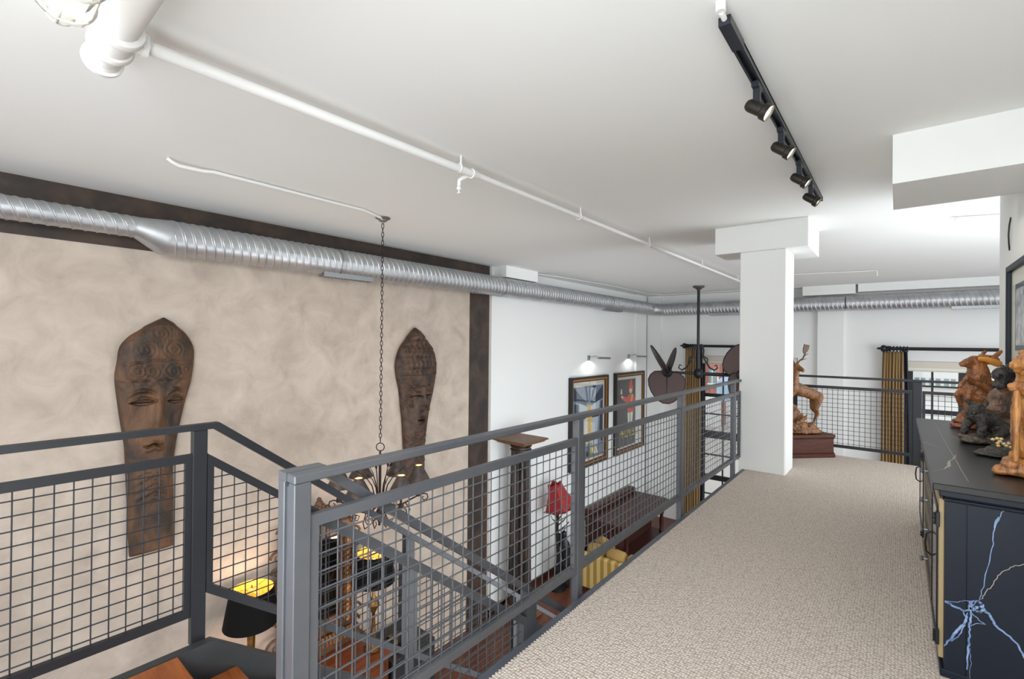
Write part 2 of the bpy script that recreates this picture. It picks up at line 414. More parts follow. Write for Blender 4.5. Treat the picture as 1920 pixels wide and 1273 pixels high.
# windows: steel frame and muntins, glass, sill
def window(name, x0, x1, verts, thick):
    mb = MB(); yf = BY+.10
    mb.box(x0, yf, SZ, x0+.16, yf+.07, HZ); mb.box(x1-.16, yf, SZ, x1, yf+.07, HZ)
    mb.box(x0+.16, yf, HZ-.06, x1-.16, yf+.07, HZ); mb.box(x0+.16, yf, SZ, x1-.16, yf+.07, SZ+.08)
    root = mb.build(name, M['frameblk'], smooth=False); struct(root)
    m2 = MB()
    for x, w in verts: m2.box(x-w/2, yf+.01, SZ+.08, x+w/2, yf+.06, HZ-.06)
    m2.build('upright_bar', M['frameblk'], root, smooth=False)
    m3 = MB()
    for z0, z1 in thick: m3.box(x0+.16, yf+.005, z0, x1-.16, yf+.065, z1)
    m3.build('cross_bar', M['frameblk'], root, smooth=False)
    g = MB(); g.box(x0+.16, yf+.03, SZ+.08, x1-.16, yf+.036, HZ-.06); g.build('pane', M['glass'], root, smooth=False)
    s_ = MB(); s_.cbox(x0+.005, BY-.05, SZ-.05, x1-.005, yf, SZ-.005); s_.build('window_sill', M['sill'], root)
    return root
ROWS = [(.585, .625), (-.035, .07), (-.56, -.52), (-1.26, -1.04), (-1.77, -1.73), (-2.49, -2.34), (-2.93, -2.90)]
window('window_1', W1[0], W1[1], [(-3.95, .035), (-3.33, .14), (-2.72, .035)], ROWS)
window('window_2', W2[0], W2[1], [(.62, .04), (1.13, .14), (1.85, .04)], ROWS)

# ================================================================== RAILINGS
RT = 1.107
def flat(z): return lambda a: z
# --- main walkway railing
g = thing('guard_railing', 'long charcoal steel railing with wire mesh panels along the carpet edge', 'railing', (-1.52, 3.5, 0))
mb = MB(); mb.cbox(-1.555, .728, 1.078, -1.50, 6.34, RT, .004); mb.build('top_rail', M['steel'], g)
for y in (2.506, 4.275, 6.04):
    mb = MB(); mb.cbox(-1.545, y-.029, -.26, -1.50, y+.029, 1.078, .003); mb.cbox(-1.50, y-.045, -.22, -1.49, y+.045, -.06, .002)
    mb.build('post', M['steel'], g)
mb = MB(); mb.cbox(-1.542, .728, -.28, -1.50, .786, 1.078, .003); mb.build('newel_post', M['steel'], g)
for (a, b) in ((.787, 2.476), (2.536, 4.245), (4.305, 6.010), (6.070, 6.33)):
    panel(g, 'y', -1.52, a, b, flat(.963), flat(.14), .8325, .14)
# --- short return behind the column
g = thing('guard_railing', 'short steel mesh railing between the white column and the far corner', 'railing', (-1.52, 7.45, 0))
mb = MB(); mb.cbox(-1.555, 6.87, 1.078, -1.50, 8.01, RT, .004); mb.build('top_rail', M['steel'], g)
panel(g, 'y', -1.52, 6.90, 7.97, flat(.963), flat(.14), .8325, .14)
# --- far railing across the end
g = thing('guard_railing', 'dark steel mesh railing across the far end of the walkway behind the deer', 'railing', (0, 8.06, 0))
mb = MB(); mb.cbox(-1.555, 8.035, 1.075, 3.1, 8.085, 1.105, .004); mb.build('top_rail', M['steeldark'], g)
for x in (-1.52, .20, 1.65, 3.07):
    mb = MB(); mb.cbox(x-.045, 8.042, -.28, x+.045, 8.085, 1.075, .003); mb.build('post', M['steeldark'], g)
for (a, b) in ((-1.473, .153), (.247, 1.603), (1.697, 3.02)):
    panel(g, 'x', 8.064, a, b, flat(.963), flat(.10), .03, .10, m='steeldark')

SL = .76
# --- left landing and stair railing
g = thing('stair_railing', 'dark steel mesh railing beside the landing turning down along the far side of the stairs', 'railing', (-2.785, .86, 0))
def topz(y): return RT if y < .93 else RT-SL*(y-.93)
mb = MB()
fn = mapper('y')
mb.prism([(-1.0, RT-.029), (.912, RT-.029), (5.75, topz(5.75)-.043), (5.75, topz(5.75)), (.94, RT), (-1.0, RT)], fn, -2.812, -2.76)
mb.build('top_rail', M['steeldark'], g)
for y0, y1, zb, zt in ((.82, .885, -.02, 1.078), (-1.0, -.94, -.1, 1.078)):
    mb = MB(); mb.cbox(-2.81, y0, zb, -2.765, y1, zt, .003); mb.build('post', M['steeldark'], g)
for yc in (2.21, 3.50, 4.80, 5.70):
    mb = MB(); y0, y1 = yc-.04, yc+.04
    mb.prism([(y0, -.10-SL*(y0-.908)-.2), (y1, -.10-SL*(y1-.908)-.2), (y1, topz(y1)-.035), (y0, topz(y0)-.035)], fn, -2.81, -2.765)
    mb.build('post', M['steeldark'], g)
panel(g, 'y', -2.787, -.94, .82, flat(.958), flat(.128), .1899, .26, m='steeldark')
ft = lambda y: .953-SL*(y-.885); fb = lambda y: .232-SL*(y-.885)
for a, b in ((.886, 2.168), (2.252, 3.458), (3.542, 4.758), (4.842, 5.658)):
    panel(g, 'y', -2.787, a, b, ft, fb, .03, .26, hb=.05, t=.022, m='steeldark')
# --- right stair railing
g = thing('stair_railing', 'dark steel mesh stair railing descending just behind the newel post of the walkway', 'railing', (-1.58, .757, 0))
mb = MB()
mb.prism([(.728, RT-.029), (.80, RT-.029), (.85, RT-.029), (5.75, RT-.75*(5.75-.868)-.046), (5.75, RT-.75*(5.75-.868)), (.868, RT), (.728, RT)], fn, -1.612, -1.557)
mb.build('top_rail', M['steel'], g)
mb = MB(); mb.cbox(-1.616, .728, -.35, -1.572, .786, 1.079, .003); mb.cbox(-1.574, .738, -.3, -1.543, .776, 1.06, .002)
mb.build('newel_post', M['steel'], g)
rz_ = lambda y: RT-.75*(y-.868)
for yc in (2.10, 5.65):
    y0, y1 = yc-.043, yc+.043; mb = MB()
    mb.prism([(y0, -.3-SL*(y0-.908)), (y1, -.3-SL*(y1-.908)), (y1, rz_(y1)-.035), (y0, rz_(y0)-.035)], fn, -1.612, -1.562)
    mb.build('post', M['steel'], g)
ft2 = lambda y: .945-SL*(y-.86); fb2 = lambda y: .20-SL*(y-.86)
panel(g, 'y', -1.587, .79, 2.055, ft2, fb2, .02, .03, hb=.05, t=.025)
panel(g, 'y', -1.587, 2.145, 5.60, ft2, fb2, .02, .03, hb=.05, t=.025, infill=False)
# --- staircase
g = thing('staircase', 'steel staircase with orange-brown wooden treads below the landing', 'staircase', (-2.2, .75, 0))
for nm, x0, x1 in (('stringer', -2.764, -2.712), ('stringer', -1.66, -1.612)):
    mb = MB()
    mb.prism([(-1.2, -.30), (.80, -.30), (5.85, -.30-SL*5.05), (5.85, -.012-SL*(5.85-.905)), (.905, -.004), (-1.2, -.004)], fn, x0, x1)
    mb.build(nm, M['stringer'], g)
mb = MB(); mb.cbox(-2.711, -1.2, -.05, -1.661, .75, -.006, .004); mb.build('landing', M['wood'], g)
for n in range(1, 20):
    y0 = .75+.25*(n-1)-.03; z = -.19*n
    mb = MB(); mb.cbox(-2.711, y0, z-.045, -1.661, y0+.30, z, .004); t = mb.build('tread', M['wood'], g)
    pad = []
    for cx, cy, a0 in ((-1.86, .83, -90), (-1.86, 1.0, 0), (-2.52, 1.0, 90), (-2.52, .83, 180)):
        for q in range(5):
            a = math.radians(a0+22.5*q); pad.append((cx+.04*math.cos(a), cy+.04*math.sin(a)-.15+y0-.60))
    mb = MB(); mb.prism([(a, b) for a, b in pad], lambda a, b, d: (a, b, d), z, z+.012); mb.build('tread_pad', M['pad'], t)

# ================================================================== CEILING SERVICES
# --- spiral duct
g = thing('spiral_duct', 'galvanised spiral air duct running along both walls below the ceiling', 'air duct', (-5.95, 6.0, 2.6))
def ribbed(p, q, r, pitch, rib=.006, n=48):
    """tube with a raised helical lock seam: the rings themselves follow the helix so that the seam stays crisp"""
    p = Vector(p); q = Vector(q); d = q-p; L_ = d.length; d.normalize(); mb = MB(); a, b = mb.frame_axes(d)
    prof = ((0.0, 0), (.07, 1), (.16, 1), (.23, 0), (.30, .45), (.36, 0)); turns = int(L_/pitch)+2; vs = []; rows = []
    for k in range(-1, turns+4):
        for (f, h) in prof: rows.append((k+f, h))
    for (t0, h) in rows:
        for j in range(n+1):
            s_ = min(L_, max(0.0, (t0-3*j/n)*pitch)); t = 2*PI*j/n; rr = r+rib*h*(1 if 0 < s_ < L_ else 0)
            vs.append(p+d*s_+a*(math.cos(t)*rr)+b*(math.sin(t)*rr))
    fs = []; w = n+1
    for i in range(len(rows)-1):
        for j in range(n):
            f = (i*w+j, i*w+j+1, (i+1)*w+j+1, (i+1)*w+j)
            if (vs[f[0]]-vs[f[3]]).length+(vs[f[1]]-vs[f[2]]).length > 1e-6: fs.append(f)
    mb.add(vs, fs); mb.lathe([(.0001, .001), (r*.995, .001)], p, n, d, caps=False); mb.lathe([(.0001, L_-.001), (r*.995, L_-.001)], p, n, d, caps=False)
    return mb
DX = -5.95; DZ = 2.605; DR = .182
ribbed((DX, -1.6, 2.665), (DX, 1.22, 2.665), .104, .085).build('duct_section', M['duct'], g, ang=24)
ribbed((DX, 1.50, DZ), (DX, 3.42, DZ), DR, .09).build('duct_section', M['duct'], g, ang=24)
ribbed((DX, 3.44, DZ), (DX, 6.85, DZ), DR, .09).build('duct_section', M['duct'], g, ang=24)
ribbed((DX, 6.87, DZ), (DX, 11.2, DZ), DR, .09).build('duct_section', M['duct'], g, ang=24)
ribbed((DX, 11.22, DZ), (DX, 13.72, DZ), DR, .09).build('duct_section', M['duct'], g, ang=24)
mb = MB()
mb.tube([(DX, 1.20, 2.665), (DX, 1.245, 2.665), (DX, 1.47, DZ), (DX, 1.52, DZ)], [.108, .108, .187, .187], 40)
mb.build('duct_reducer', M['duct'], g)
for y in (3.43, 6.86, 11.21):
    mb = MB(); mb.tube([(DX, y-.012, DZ), (DX, y-.01, DZ), (DX, y+.01, DZ), (DX, y+.012, DZ)], [.183, .190, .190, .183], 40); mb.build('duct_coupling', M['ductseam'], g)
DY = 14.10; BZ = 2.57
mb = MB(); mb.tube([(DX, 13.70, DZ), (DX, 13.82, DZ), (DX+.05, 13.97, 2.59), (DX+.15, DY-.04, 2.58), (DX+.32, DY, BZ), (DX+.45, DY, BZ)], .186, 40)
mb.build('duct_elbow', M['duct'], g)
ribbed((DX+.44, DY, BZ), (-1.0, DY, BZ), DR, .09).build('duct_section', M['duct'], g, ang=24)
ribbed((-.98, DY, BZ), (4.5, DY, BZ), DR, .09).build('duct_section', M['duct'], g, ang=24)
def grille(p0, p1, w=.07):
    p0 = Vector(p0); p1 = Vector(p1); d = (p1-p0); L_ = d.length; d.normalize(); sd = d.cross(Vector((0, 0, 1)))
    mb = MB()
    f_ = lambda a, b, h: p0+d*a+sd*b+Vector((0, 0, h))
    mb.prism([(0, -w), (L_, -w), (L_, w), (0, w)], f_, -.035, .03)
    for i in range(int(L_/.05)): mb.prism([(.03+i*.05, -w*.8), (.045+i*.05, -w*.8), (.045+i*.05, w*.8), (.03+i*.05, w*.8)], f_, -.042, -.034)
    mb.build('air_grille', M['ductseam'], g)
grille((DX+.03, 3.20, 2.425), (DX+.03, 3.95, 2.425)); grille((DX+.03, 11.0, 2.425), (DX+.03, 11.9, 2.425))
grille((-4.2, DY-.03, 2.39), (-3.3, DY-.03, 2.39)); grille((.9, DY-.03, 2.39), (2.0, DY-.03, 2.39))

# --- sprinkler main
g = thing('sprinkler_pipe', 'white painted sprinkler pipe running the length of the ceiling from a fat grooved elbow', 'pipe', (-2.72, 3, 2.93))
PX = -2.72
mb = MB(); mb.tube([(PX, .55, 2.91), (PX, 2.76, 2.93)], .031, 20); mb.tube([(PX, 2.76, 2.93), (PX, 2.84, 2.935)], [.04, .027], 20)
mb.tube([(PX, 2.84, 2.935), (PX, 13.2, 2.94)], .023, 16); mb.build('branch_pipe', M['pipe'], g)
mb = MB(); mb.cyl((-2.95, .485, 2.90), (-.9, .485, 2.90), .064, 32); mb.build('main_pipe', M['pipe'], g)
mb = MB()
mb.lathe([(.064, -.14), (.083, -.14), (.088, -.125), (.088, -.105), (.083, -.09), (.074, -.085), (.074, .035), (.085, .04), (.090, .055), (.090, .075), (.085, .09), (.066, .095)], (PX+.02, .485, 2.90), 36, (1, 0, 0))
mb.tube([(PX, .50, 2.905), (PX, .575, 2.91), (PX, .577, 2.91), (PX, .60, 2.91)], [.05, .045, .052, .052], 24)
mb.build('tee_coupling', M['pipe'], g)
mb = MB(); mb.lathe([(.0001, -.035), (.05, -.033), (.078, -.026), (.082, -.012), (.082, .008), (.07, .014), (.062, .05)], (-2.985, .485, 2.90), 36, (1, 0, 0)); mb.build('end_cap', M['pipe'], g)
mb = MB(); mb.tube([(PX, 2.80, 2.935), (PX-.12, 2.78, 2.925), (PX-.155, 2.775, 2.91), (PX-.16, 2.775, 2.86)], .018, 12)
mb.lathe([(.012, 0), (.02, -.01), (.02, -.03), (.008, -.035), (.008, -.055), (.022, -.058), (.022, -.062), (.003, -.066)], (PX-.16, 2.775, 2.86), 16); mb.build('sprinkler_head', M['pipe'], g)
for y in (2.62, 4.45, 6.3, 8.6, 11.0):
    mb = MB(); mb.cyl((PX+.02, y, 2.95), (PX+.02, y, CZ), .008, 8); mb.tube([(PX+.034*math.cos(t), y, 2.935+.034*math.sin(t)) for t in [2*PI*i/14 for i in range(14)]], .006, 6, closed=True)
    mb.build('pipe_hanger', M['pipe'], g)
# --- small conduits
def conduit(label, pts, r=.015):
    mb = MB(); mb.tube(pts, r, 10); o = mb.build('ceiling_conduit', M['pipe'])
    tag(o, label, 'conduit'); return o
o = conduit('thin white conduit on the ceiling leading to the chandelier canopy', [(-4.62, 1.16, 3.02), (-4.62, 1.19, 3.0), (-4.63, 1.24, 2.985), (-4.63, 1.42, 2.99), (-4.63, 1.5, 3.005), (-4.64, 3.0, 3.008), (-4.78, 3.33, 3.012)])
conduit('thin white conduit in the ceiling corner above the wall duct', [(-5.95, 8.1, 3.0), (-5.85, 8.7, 3.005), (-5.7, 11.0, 3.01), (-5.75, 13.4, 3.01), (-5.5, 13.85, 3.01), (-4.5, 13.86, 3.01), (-1.9, 13.86, 3.01)], .009)
conduit('thin white conduit crossing the ceiling right of the column, with a short drop', [(-1.9, 11.25, 3.01), (-.36, 11.6, 3.01), (-.32, 11.6, 3.0), (-.32, 11.6, 2.9)], .009)
conduit('short white conduit on the ceiling beside the right wall corner', [(.50, 7.35, 3.0), (.56, 7.36, 2.985), (1.6, 7.75, 2.985)], .022)

# --- jar light
g = thing('jar_light', 'white caged jar light fixed by the fat pipe at the ceiling', 'ceiling light', (-2.1, .27, 2.75))
mb = MB(); mb.lathe([(.0001, -.36), (.03, -.355), (.05, -.33), (.058, -.28), (.060, -.1), (.06, 0)], (-2.02, .27, 2.76), 28, (1, 0, 0)); mb.build('glass_jar', mat('lit_frosted_glass', (250, 248, 240), .3, emit=(255, 244, 222), estr=.35), g)
mb = MB()
for k in range(6):
    t = 2*PI*k/6+.3; c, s_ = math.cos(t), math.sin(t)
    mb.tube([(-2.02, .27+.085*c, 2.76+.085*s_), (-2.25, .27+.088*c, 2.76+.088*s_), (-2.36, .27+.072*c, 2.76+.072*s_), (-2.43, .27+.038*c, 2.76+.038*s_)], .005, 8)
for x, r in ((-2.43, .038), (-2.30, .084), (-2.12, .087)):
    mb.tube([(x, .27+r*math.cos(t), 2.76+r*math.sin(t)) for t in [2*PI*i/24 for i in range(24)]], .0055, 8, closed=True)
mb.build('wire_cage', mat('grey_white_wire', (178, 176, 168), .5), g)
mb = MB(); mb.lathe([(.09, 0), (.095, .02), (.095, .07), (.06, .1), (.05, .16)], (-2.02, .27, 2.76), 28, (1, 0, 0)); mb.cyl((-1.9, .27, 2.78), (-1.9, .27, CZ), .03, 16); mb.build('fixture_body', M['pipe'], g)

# --- track light
g = thing('track_light', 'black ceiling track with four lit spotlights', 'track light', (-.6, 3.8, 2.98))
mb = MB(); mb.box(-.623, 2.2, 2.962, -.612, 5.46, 2.998); mb.box(-.588, 2.2, 2.962, -.577, 5.46, 2.998); mb.box(-.623, 2.2, 2.986, -.577, 5.46, 2.999)
mb.cbox(-.626, 2.185, 2.958, -.574, 2.42, 3.0, .002); mb.cbox(-.625, 5.46, 2.96, -.575, 5.49, 3.0, .002)
mb.build('track', M['track'], g)
mb = MB(); mb.cyl((-.6, 2.13, 2.985), (-.6, 2.13, CZ), .022, 16); mb.cyl((-.6, 2.14, 2.99), (-.6, 2.19, 2.985), .012, 10); mb.build('feed_box', M['pipe'], g)
for y in (2.81, 3.50, 4.23, 4.85):
    h = bpy.data.objects.new('spot_head', None); COL.objects.link(h); h.parent = g; h.location = Vector((-.6, y, 2.9))-g.location
    mb = MB(); mb.cbox(-.619, y-.05, 2.935, -.581, y+.05, 2.966, .003); mb.cbox(-.617, y-.019, 2.862, -.583, y+.019, 2.94, .003); mb.build('adapter', M['track'], h)
    ax = Vector((.80, .04, -.60)).normalized(); c = Vector((-.6, y+.005, 2.835))-ax*.055
    mb = MB(); mb.lathe([(.0001, -.012), (.022, -.008), (.031, .004), (.034, .02), (.034, .085), (.043, .092), (.045, .125), (.041, .128), (.038, .112)], c, 28, ax, caps=False); mb.build('lamp_can', M['spot'], h)
    mb = MB(); mb.lathe([(.0001, .118), (.020, .117), (.039, .113)], c, 28, ax, caps=False); mb.build('lit_lens', M['lens'], h)
    l = bpy.data.lights.new('spot', 'SPOT'); l.energy = 12; l.spot_size = math.radians(95); l.spot_blend = .8; l.color = (1, .97, .92); l.shadow_soft_size = .04
    lo = bpy.data.objects.new('spot_lamp', l); COL.objects.link(lo); lo.location = c+ax*.14; lo.rotation_euler = ax.to_track_quat('-Z', 'Y').to_euler()

# --- chandelier
CX, CY = -4.813, 3.375
g = thing('chandelier', 'bronze iron chandelier on a long chain with mottled metal cone shades', 'chandelier', (CX, CY, CZ))
mb = MB(); mb.lathe([(.0001, 0), (.088, 0), (.088, -.012), (.07, -.022), (.05, -.028), (.045, -.045), (.02, -.052), (.012, -.075)][::-1], (CX, CY, CZ), 28); mb.build('canopy', mat('pewter_canopy', (120, 116, 108), .4, .6), g)
mb = MB(); z = 2.955; k = 0
while z > .33:
    a = PI/4+(PI/2 if k % 2 else 0); c, s_ = math.cos(a), math.sin(a); pts = []
    for i in range(14):
        t = 2*PI*i/14; u = .0135*math.cos(t); w = .021*math.sin(t)+(.009 if math.sin(t) > 0 else -.009)
        pts.append((CX+u*c, CY+u*s_, z-.03+w))
    mb.tube(pts, .0042, 6, closed=True); z -= .0505; k += 1
mb.build('chain', M['iron'], g)
mb = MB(); mb.tube([(CX+.048*math.cos(t)*.77, CY+.048*math.cos(t)*.635, .262+.048*math.sin(t)) for t in [2*PI*i/24 for i in range(24)]], .006, 8, closed=True)
mb.build('hanging_ring', M['iron'], g)
mb = MB(); mb.lathe([(.006, .225), (.012, .2), (.016, .15), (.016, -.3), (.03, -.33), (.075, -.35), (.085, -.375), (.06, -.4), (.03, -.43), (.022, -.5), (.035, -.54), (.05, -.57), (.03, -.61), (.012, -.65), (.018, -.67), (.0001, -.69)], (CX, CY, 0), 24); mb.build('stem', M['iron'], g)
def leaf(mb, p, d, l, w):
    p = Vector(p); d = Vector(d).normalized(); a, b = mb.frame_axes(d); R = []
    mb.tube([p, p+d*l*.15, p+d*l*.45, p+d*l*.8, p+d*l], [.004, w*.6, w, w*.5, .002], 8, flat=.35)
NA = 6
for k in range(NA):
    t = 2*PI*k/NA+YAW+.28; c, s_ = math.cos(t), math.sin(t)
    pt = lambda r, z: (CX+r*c, CY+r*s_, z)
    mb = MB()
    mb.tube([pt(.05, -.37), pt(.10, -.42), pt(.18, -.455), pt(.28, -.44), pt(.38, -.39), pt(.45, -.36), pt(.52, -.335), pt(.565, -.35), pt(.575, -.39), pt(.55, -.42), pt(.515, -.415), pt(.505, -.385), pt(.525, -.37)], [.010, .010, .010, .010, .010, .009, .009, .008, .008, .007, .007, .006, .006], 8)
    mb.tube([pt(.05, -.36), pt(.09, -.2), pt(.17, -.08), pt(.24, -.03)], [.008, .007, .005, .003], 8)
    mb.tube([pt(.30, -.43), pt(.36, -.52), pt(.33, -.60), pt(.25, -.60), pt(.23, -.55), pt(.27, -.53)], [.007, .007, .006, .006, .005, .005], 8)
    if k % 2 == 0: mb.tube([pt(.04, -.35), pt(.06, -.15), pt(.085, 0), pt(.09, .02)], [.006, .005, .004, .003], 6)
    if k % 2 == 0: leaf(mb, pt(.088, .01), (.1*c, .1*s_, 1), .10, .026)
    leaf(mb, pt(.23, -.04), (c, s_, .7), .09, .02)
    mb.tube([pt(.46, -.36), pt(.46, -.31)], [.035, .03], 14); mb.tube([pt(.46, -.31), pt(.46, -.2)], .013, 12)
    a_ = mb.build('arm', M['iron'], g)
    mb = MB(); mb.ell(pt(.46, -.11), (.026, .026, .055), 12, 8); mb.build('bulb', M['bulb'], a_)
    mb = MB(); mb.lathe([(.150, -.188), (.149, -.184), (.042, .014), (.046, .016), (.044, .019), (.039, .014)], pt(.46, 0), 32, caps=False); mb.cur = 1
    mb.lathe([(.039, .013), (.146, -.186), (.150, -.188)], pt(.46, 0), 32, caps=False)
    mb.build('lamp_shade', [M['shade'], M['shadein']], g, recalc=False)
    l = bpy.data.lights.new('bulb', 'POINT'); l.energy = 2.5; l.color = (1, .70, .40); l.shadow_soft_size = .03
    lo = bpy.data.objects.new('bulb_light', l); COL.objects.link(lo); lo.location = pt(.46, -.04)
mb = MB()
for k in range(6):
    t = 2*PI*k/6; c, s_ = math.cos(t), math.sin(t); pt = lambda r, z: (CX+r*c, CY+r*s_, z)
    mb.tube([pt(.03, -.45), pt(.12, -.52), pt(.17, -.6), pt(.13, -.67), pt(.08, -.64), pt(.10, -.6)], [.008, .008, .007, .006, .006, .005], 8)
mb.build('lower_scrolls', M['iron'], g)

# --- twin ceiling fan
FX, FY = -3.97, 12.38
RD = Vector((math.cos(YAW), math.sin(YAW), 0)); FD = Vector((-math.sin(YAW), math.cos(YAW), 0)); UP = Vector((0, 0, 1))
FO = Vector((FX, FY, 0))
fp = lambda r, f, z: FO+RD*r+FD*f+UP*z
g = thing('ceiling_fan', 'black twin-motor ceiling fan with brown woven paddle blades on a long rod', 'ceiling fan', (FX, FY, CZ))
mb = MB(); mb.lathe([(.03, -.13), (.05, -.10), (.10, -.06), (.14, -.04), (.14, 0)], (FX, FY, CZ), 24); mb.build('canopy', mat('fan_canopy_grey', (92, 88, 82), .4, .5), g)
mb = MB(); mb.cyl((FX, FY, 2.92), (FX, FY, 1.4), .035, 16); mb.cyl((FX, FY, 1.42), (FX, FY, .74), .06, 16); mb.build('down_rod', M['black'], g)
mb = MB(); mb.cyl(fp(-.82, 0, .80), fp(1.03, 0, .75), .035, 14); mb.lathe([(.05, -.13), (.10, -.08), (.12, 0), (.10, .08), (.06, .12)], (FX, FY, .78), 20)
mb.build('cross_arm', M['black'], g)
for sg in (-1, 1):
    mb = MB(); mb.tube([fp(sg*.10, 0, 1.5), fp(sg*.14, 0, 1.38), fp(sg*.13, 0, 1.2), fp(sg*.22, 0, 1.05), fp(sg*.3, 0, .92), fp(sg*.42, 0, .86), fp(sg*.5, 0, .92), fp(sg*.47, 0, 1.0), fp(sg*.42, 0, .97)], [.02, .025, .022, .022, .022, .02, .018, .016, .014], 8)
    mb.tube([fp(sg*.13, 0, 1.22), fp(sg*.24, 0, 1.16), fp(sg*.25, 0, 1.06), fp(sg*.18, 0, 1.06)], [.02, .018, .016, .012], 8)
    mb.tube([fp(0, 0, 1.45), fp(sg*.1, 0, 1.5)], .02, 8); mb.build('scroll_bracket', M['black'], g)
def blade(hub, tip, wv, w, th=.012):
    hub = Vector(hub); tip = Vector(tip); d = tip-hub; L_ = d.length; d.normalize(); wv = Vector(wv); wv = (wv-d*wv.dot(d)).normalized(); n = d.cross(wv)
    out = [(.05, .04), (-.03, .20), (-.01, .34), (.10, .45), (.26, .5), (.45, .48), (.64, .41), (.80, .31), (.92, .19), (.98, .08)]
    pl = [(a*L_, b*w) for a, b in out]+[(a*L_, -b*w) for a, b in out[::-1]]
    mb = MB(); mb.prism(pl, lambda a, b, h: hub+d*a+wv*b+n*h, -th, th); o = mb.build('fan_blade', M['weave'], g, ang=50)
    r = MB(); r.tube([hub+d*a+wv*b for a, b in pl], .017, 6, closed=True); r.tube([hub, hub+d*L_*.5, tip], [.03, .02, .012], 6)
    for q in (-.55, .55): r.tube([hub+d*(.1*L_), hub+d*(.8*L_)+wv*(q*w*.55)], [.014, .008], 6)
    r.build('blade_rim', M['black'], o)
for (r0, z0, bl) in ((-.82, .79, (((-.41, .05, .70), FD+(RD*.84+UP*.54)*.06, .62), ((.24, .1, .64), FD+(RD*.94-UP*.35)*.08, .56), ((-.06, -.12, -.78), RD, .94))),
                     (1.03, .74, (((.10, .05, .80), RD*1.0+FD*.25, 1.05), ((-.16, -.1, -.62), RD*.9+FD*.3, .62), ((.62, -.1, .1), FD*.9, .6)))):
    mb = MB(); ax = (FD*-1+UP*.15).normalized()
    mb.lathe([(.05, -.16), (.12, -.12), (.14, 0), (.13, .10), (.07, .15)], fp(r0, 0, z0), 20, ax); mb.build('motor', M['black'], g)
    for (o3, wv, w) in bl: blade(fp(r0, -.08, z0), fp(r0+o3[0], -.08+o3[1], z0+o3[2]), wv, w)

# ================================================================== FEATURE WALL
def outline(pts):
    def f(z):
        for i in range(len(pts)-1):
            (y0, z0), (y1, z1) = pts[i], pts[i+1]
            if z1 <= z <= z0:
                t = (z0-z)/(z0-z1+1e-9); ya = pts[i-1][0] if i > 1 else y0; yb = pts[i+2][0] if i+2 < len(pts) else y1
                za = pts[i-1][1] if i > 1 else z0+.1; zb_ = pts[i+2][1] if i+2 < len(pts) else z1-.1
                m0 = (y1-ya)/(za-z1)*(z0-z1) if i > 0 else y1-y0; m1 = (yb-y0)/(z0-zb_)*(z0-z1)
                return (2*t**3-3*t*t+1)*y0+(t**3-2*t*t+t)*m0+(-2*t**3+3*t*t)*y1+(t**3-t*t)*m1
        return pts[-1][0] if z < pts[-1][1] else pts[0][0]
    return f
def gs(x, s): return math.exp(-(x/s)**2)
def carved_mask(name, label, L_, R_, relief, m, dep=.10):
    fl, fr = outline(L_), outline(R_); zt = L_[0][1]; zb = min(L_[-1][1], R_[-1][1])
    NU, NV = 120, 300; mb = MB()
    def pos(u, v):
        z = zt+(zb-zt)*(v if v > .02 else v*v/.02*.999+.00001)
        a, b = fl(z), fr(z); y = a+(b-a)*u; s = 2*u-1; w = max(b-a, .02)
        dome = max(0.0, 1-abs(s)**2.6)**.55
        edge = min(1, (z-zb)/.05+.25, (zt-z)/.12+.25)
        return (WX+.012+.03+dep*dome*edge+1.35*relief(y, z, s)*dome*edge, y, z)
    mb.grid(pos, NU, NV)
    n = len(mb.v); w = NU+1
    per = [i for i in range(w)]+[(j*w+NU) for j in range(1, NV+1)]+[NV*w+i for i in range(NU-1, -1, -1)]+[j*w for j in range(NV-1, 0, -1)]
    bk = [(WX+.011, mb.v[i][1], mb.v[i][2]) for i in per]; mb.v += bk
    for i in range(len(per)):
        j = (i+1) % len(per); mb.f.append((per[i], per[j], n+j, n+i)); mb.m.append(0)
    mb.f.append(tuple(n+i for i in range(len(per)))); mb.m.append(0)
    o = mb.build(name, m, ang=60); tag(o, label, 'mask', 'carved masks on the feature wall'); return o
def spiral(y, z, cy, cz, r):
    d = math.hypot(y-cy, z-cz)
    if d > r: return 0
    return .006*math.sin(2*PI*(d/.045+math.atan2(z-cz, y-cy)/(2*PI)))*(1-d/r)**.3
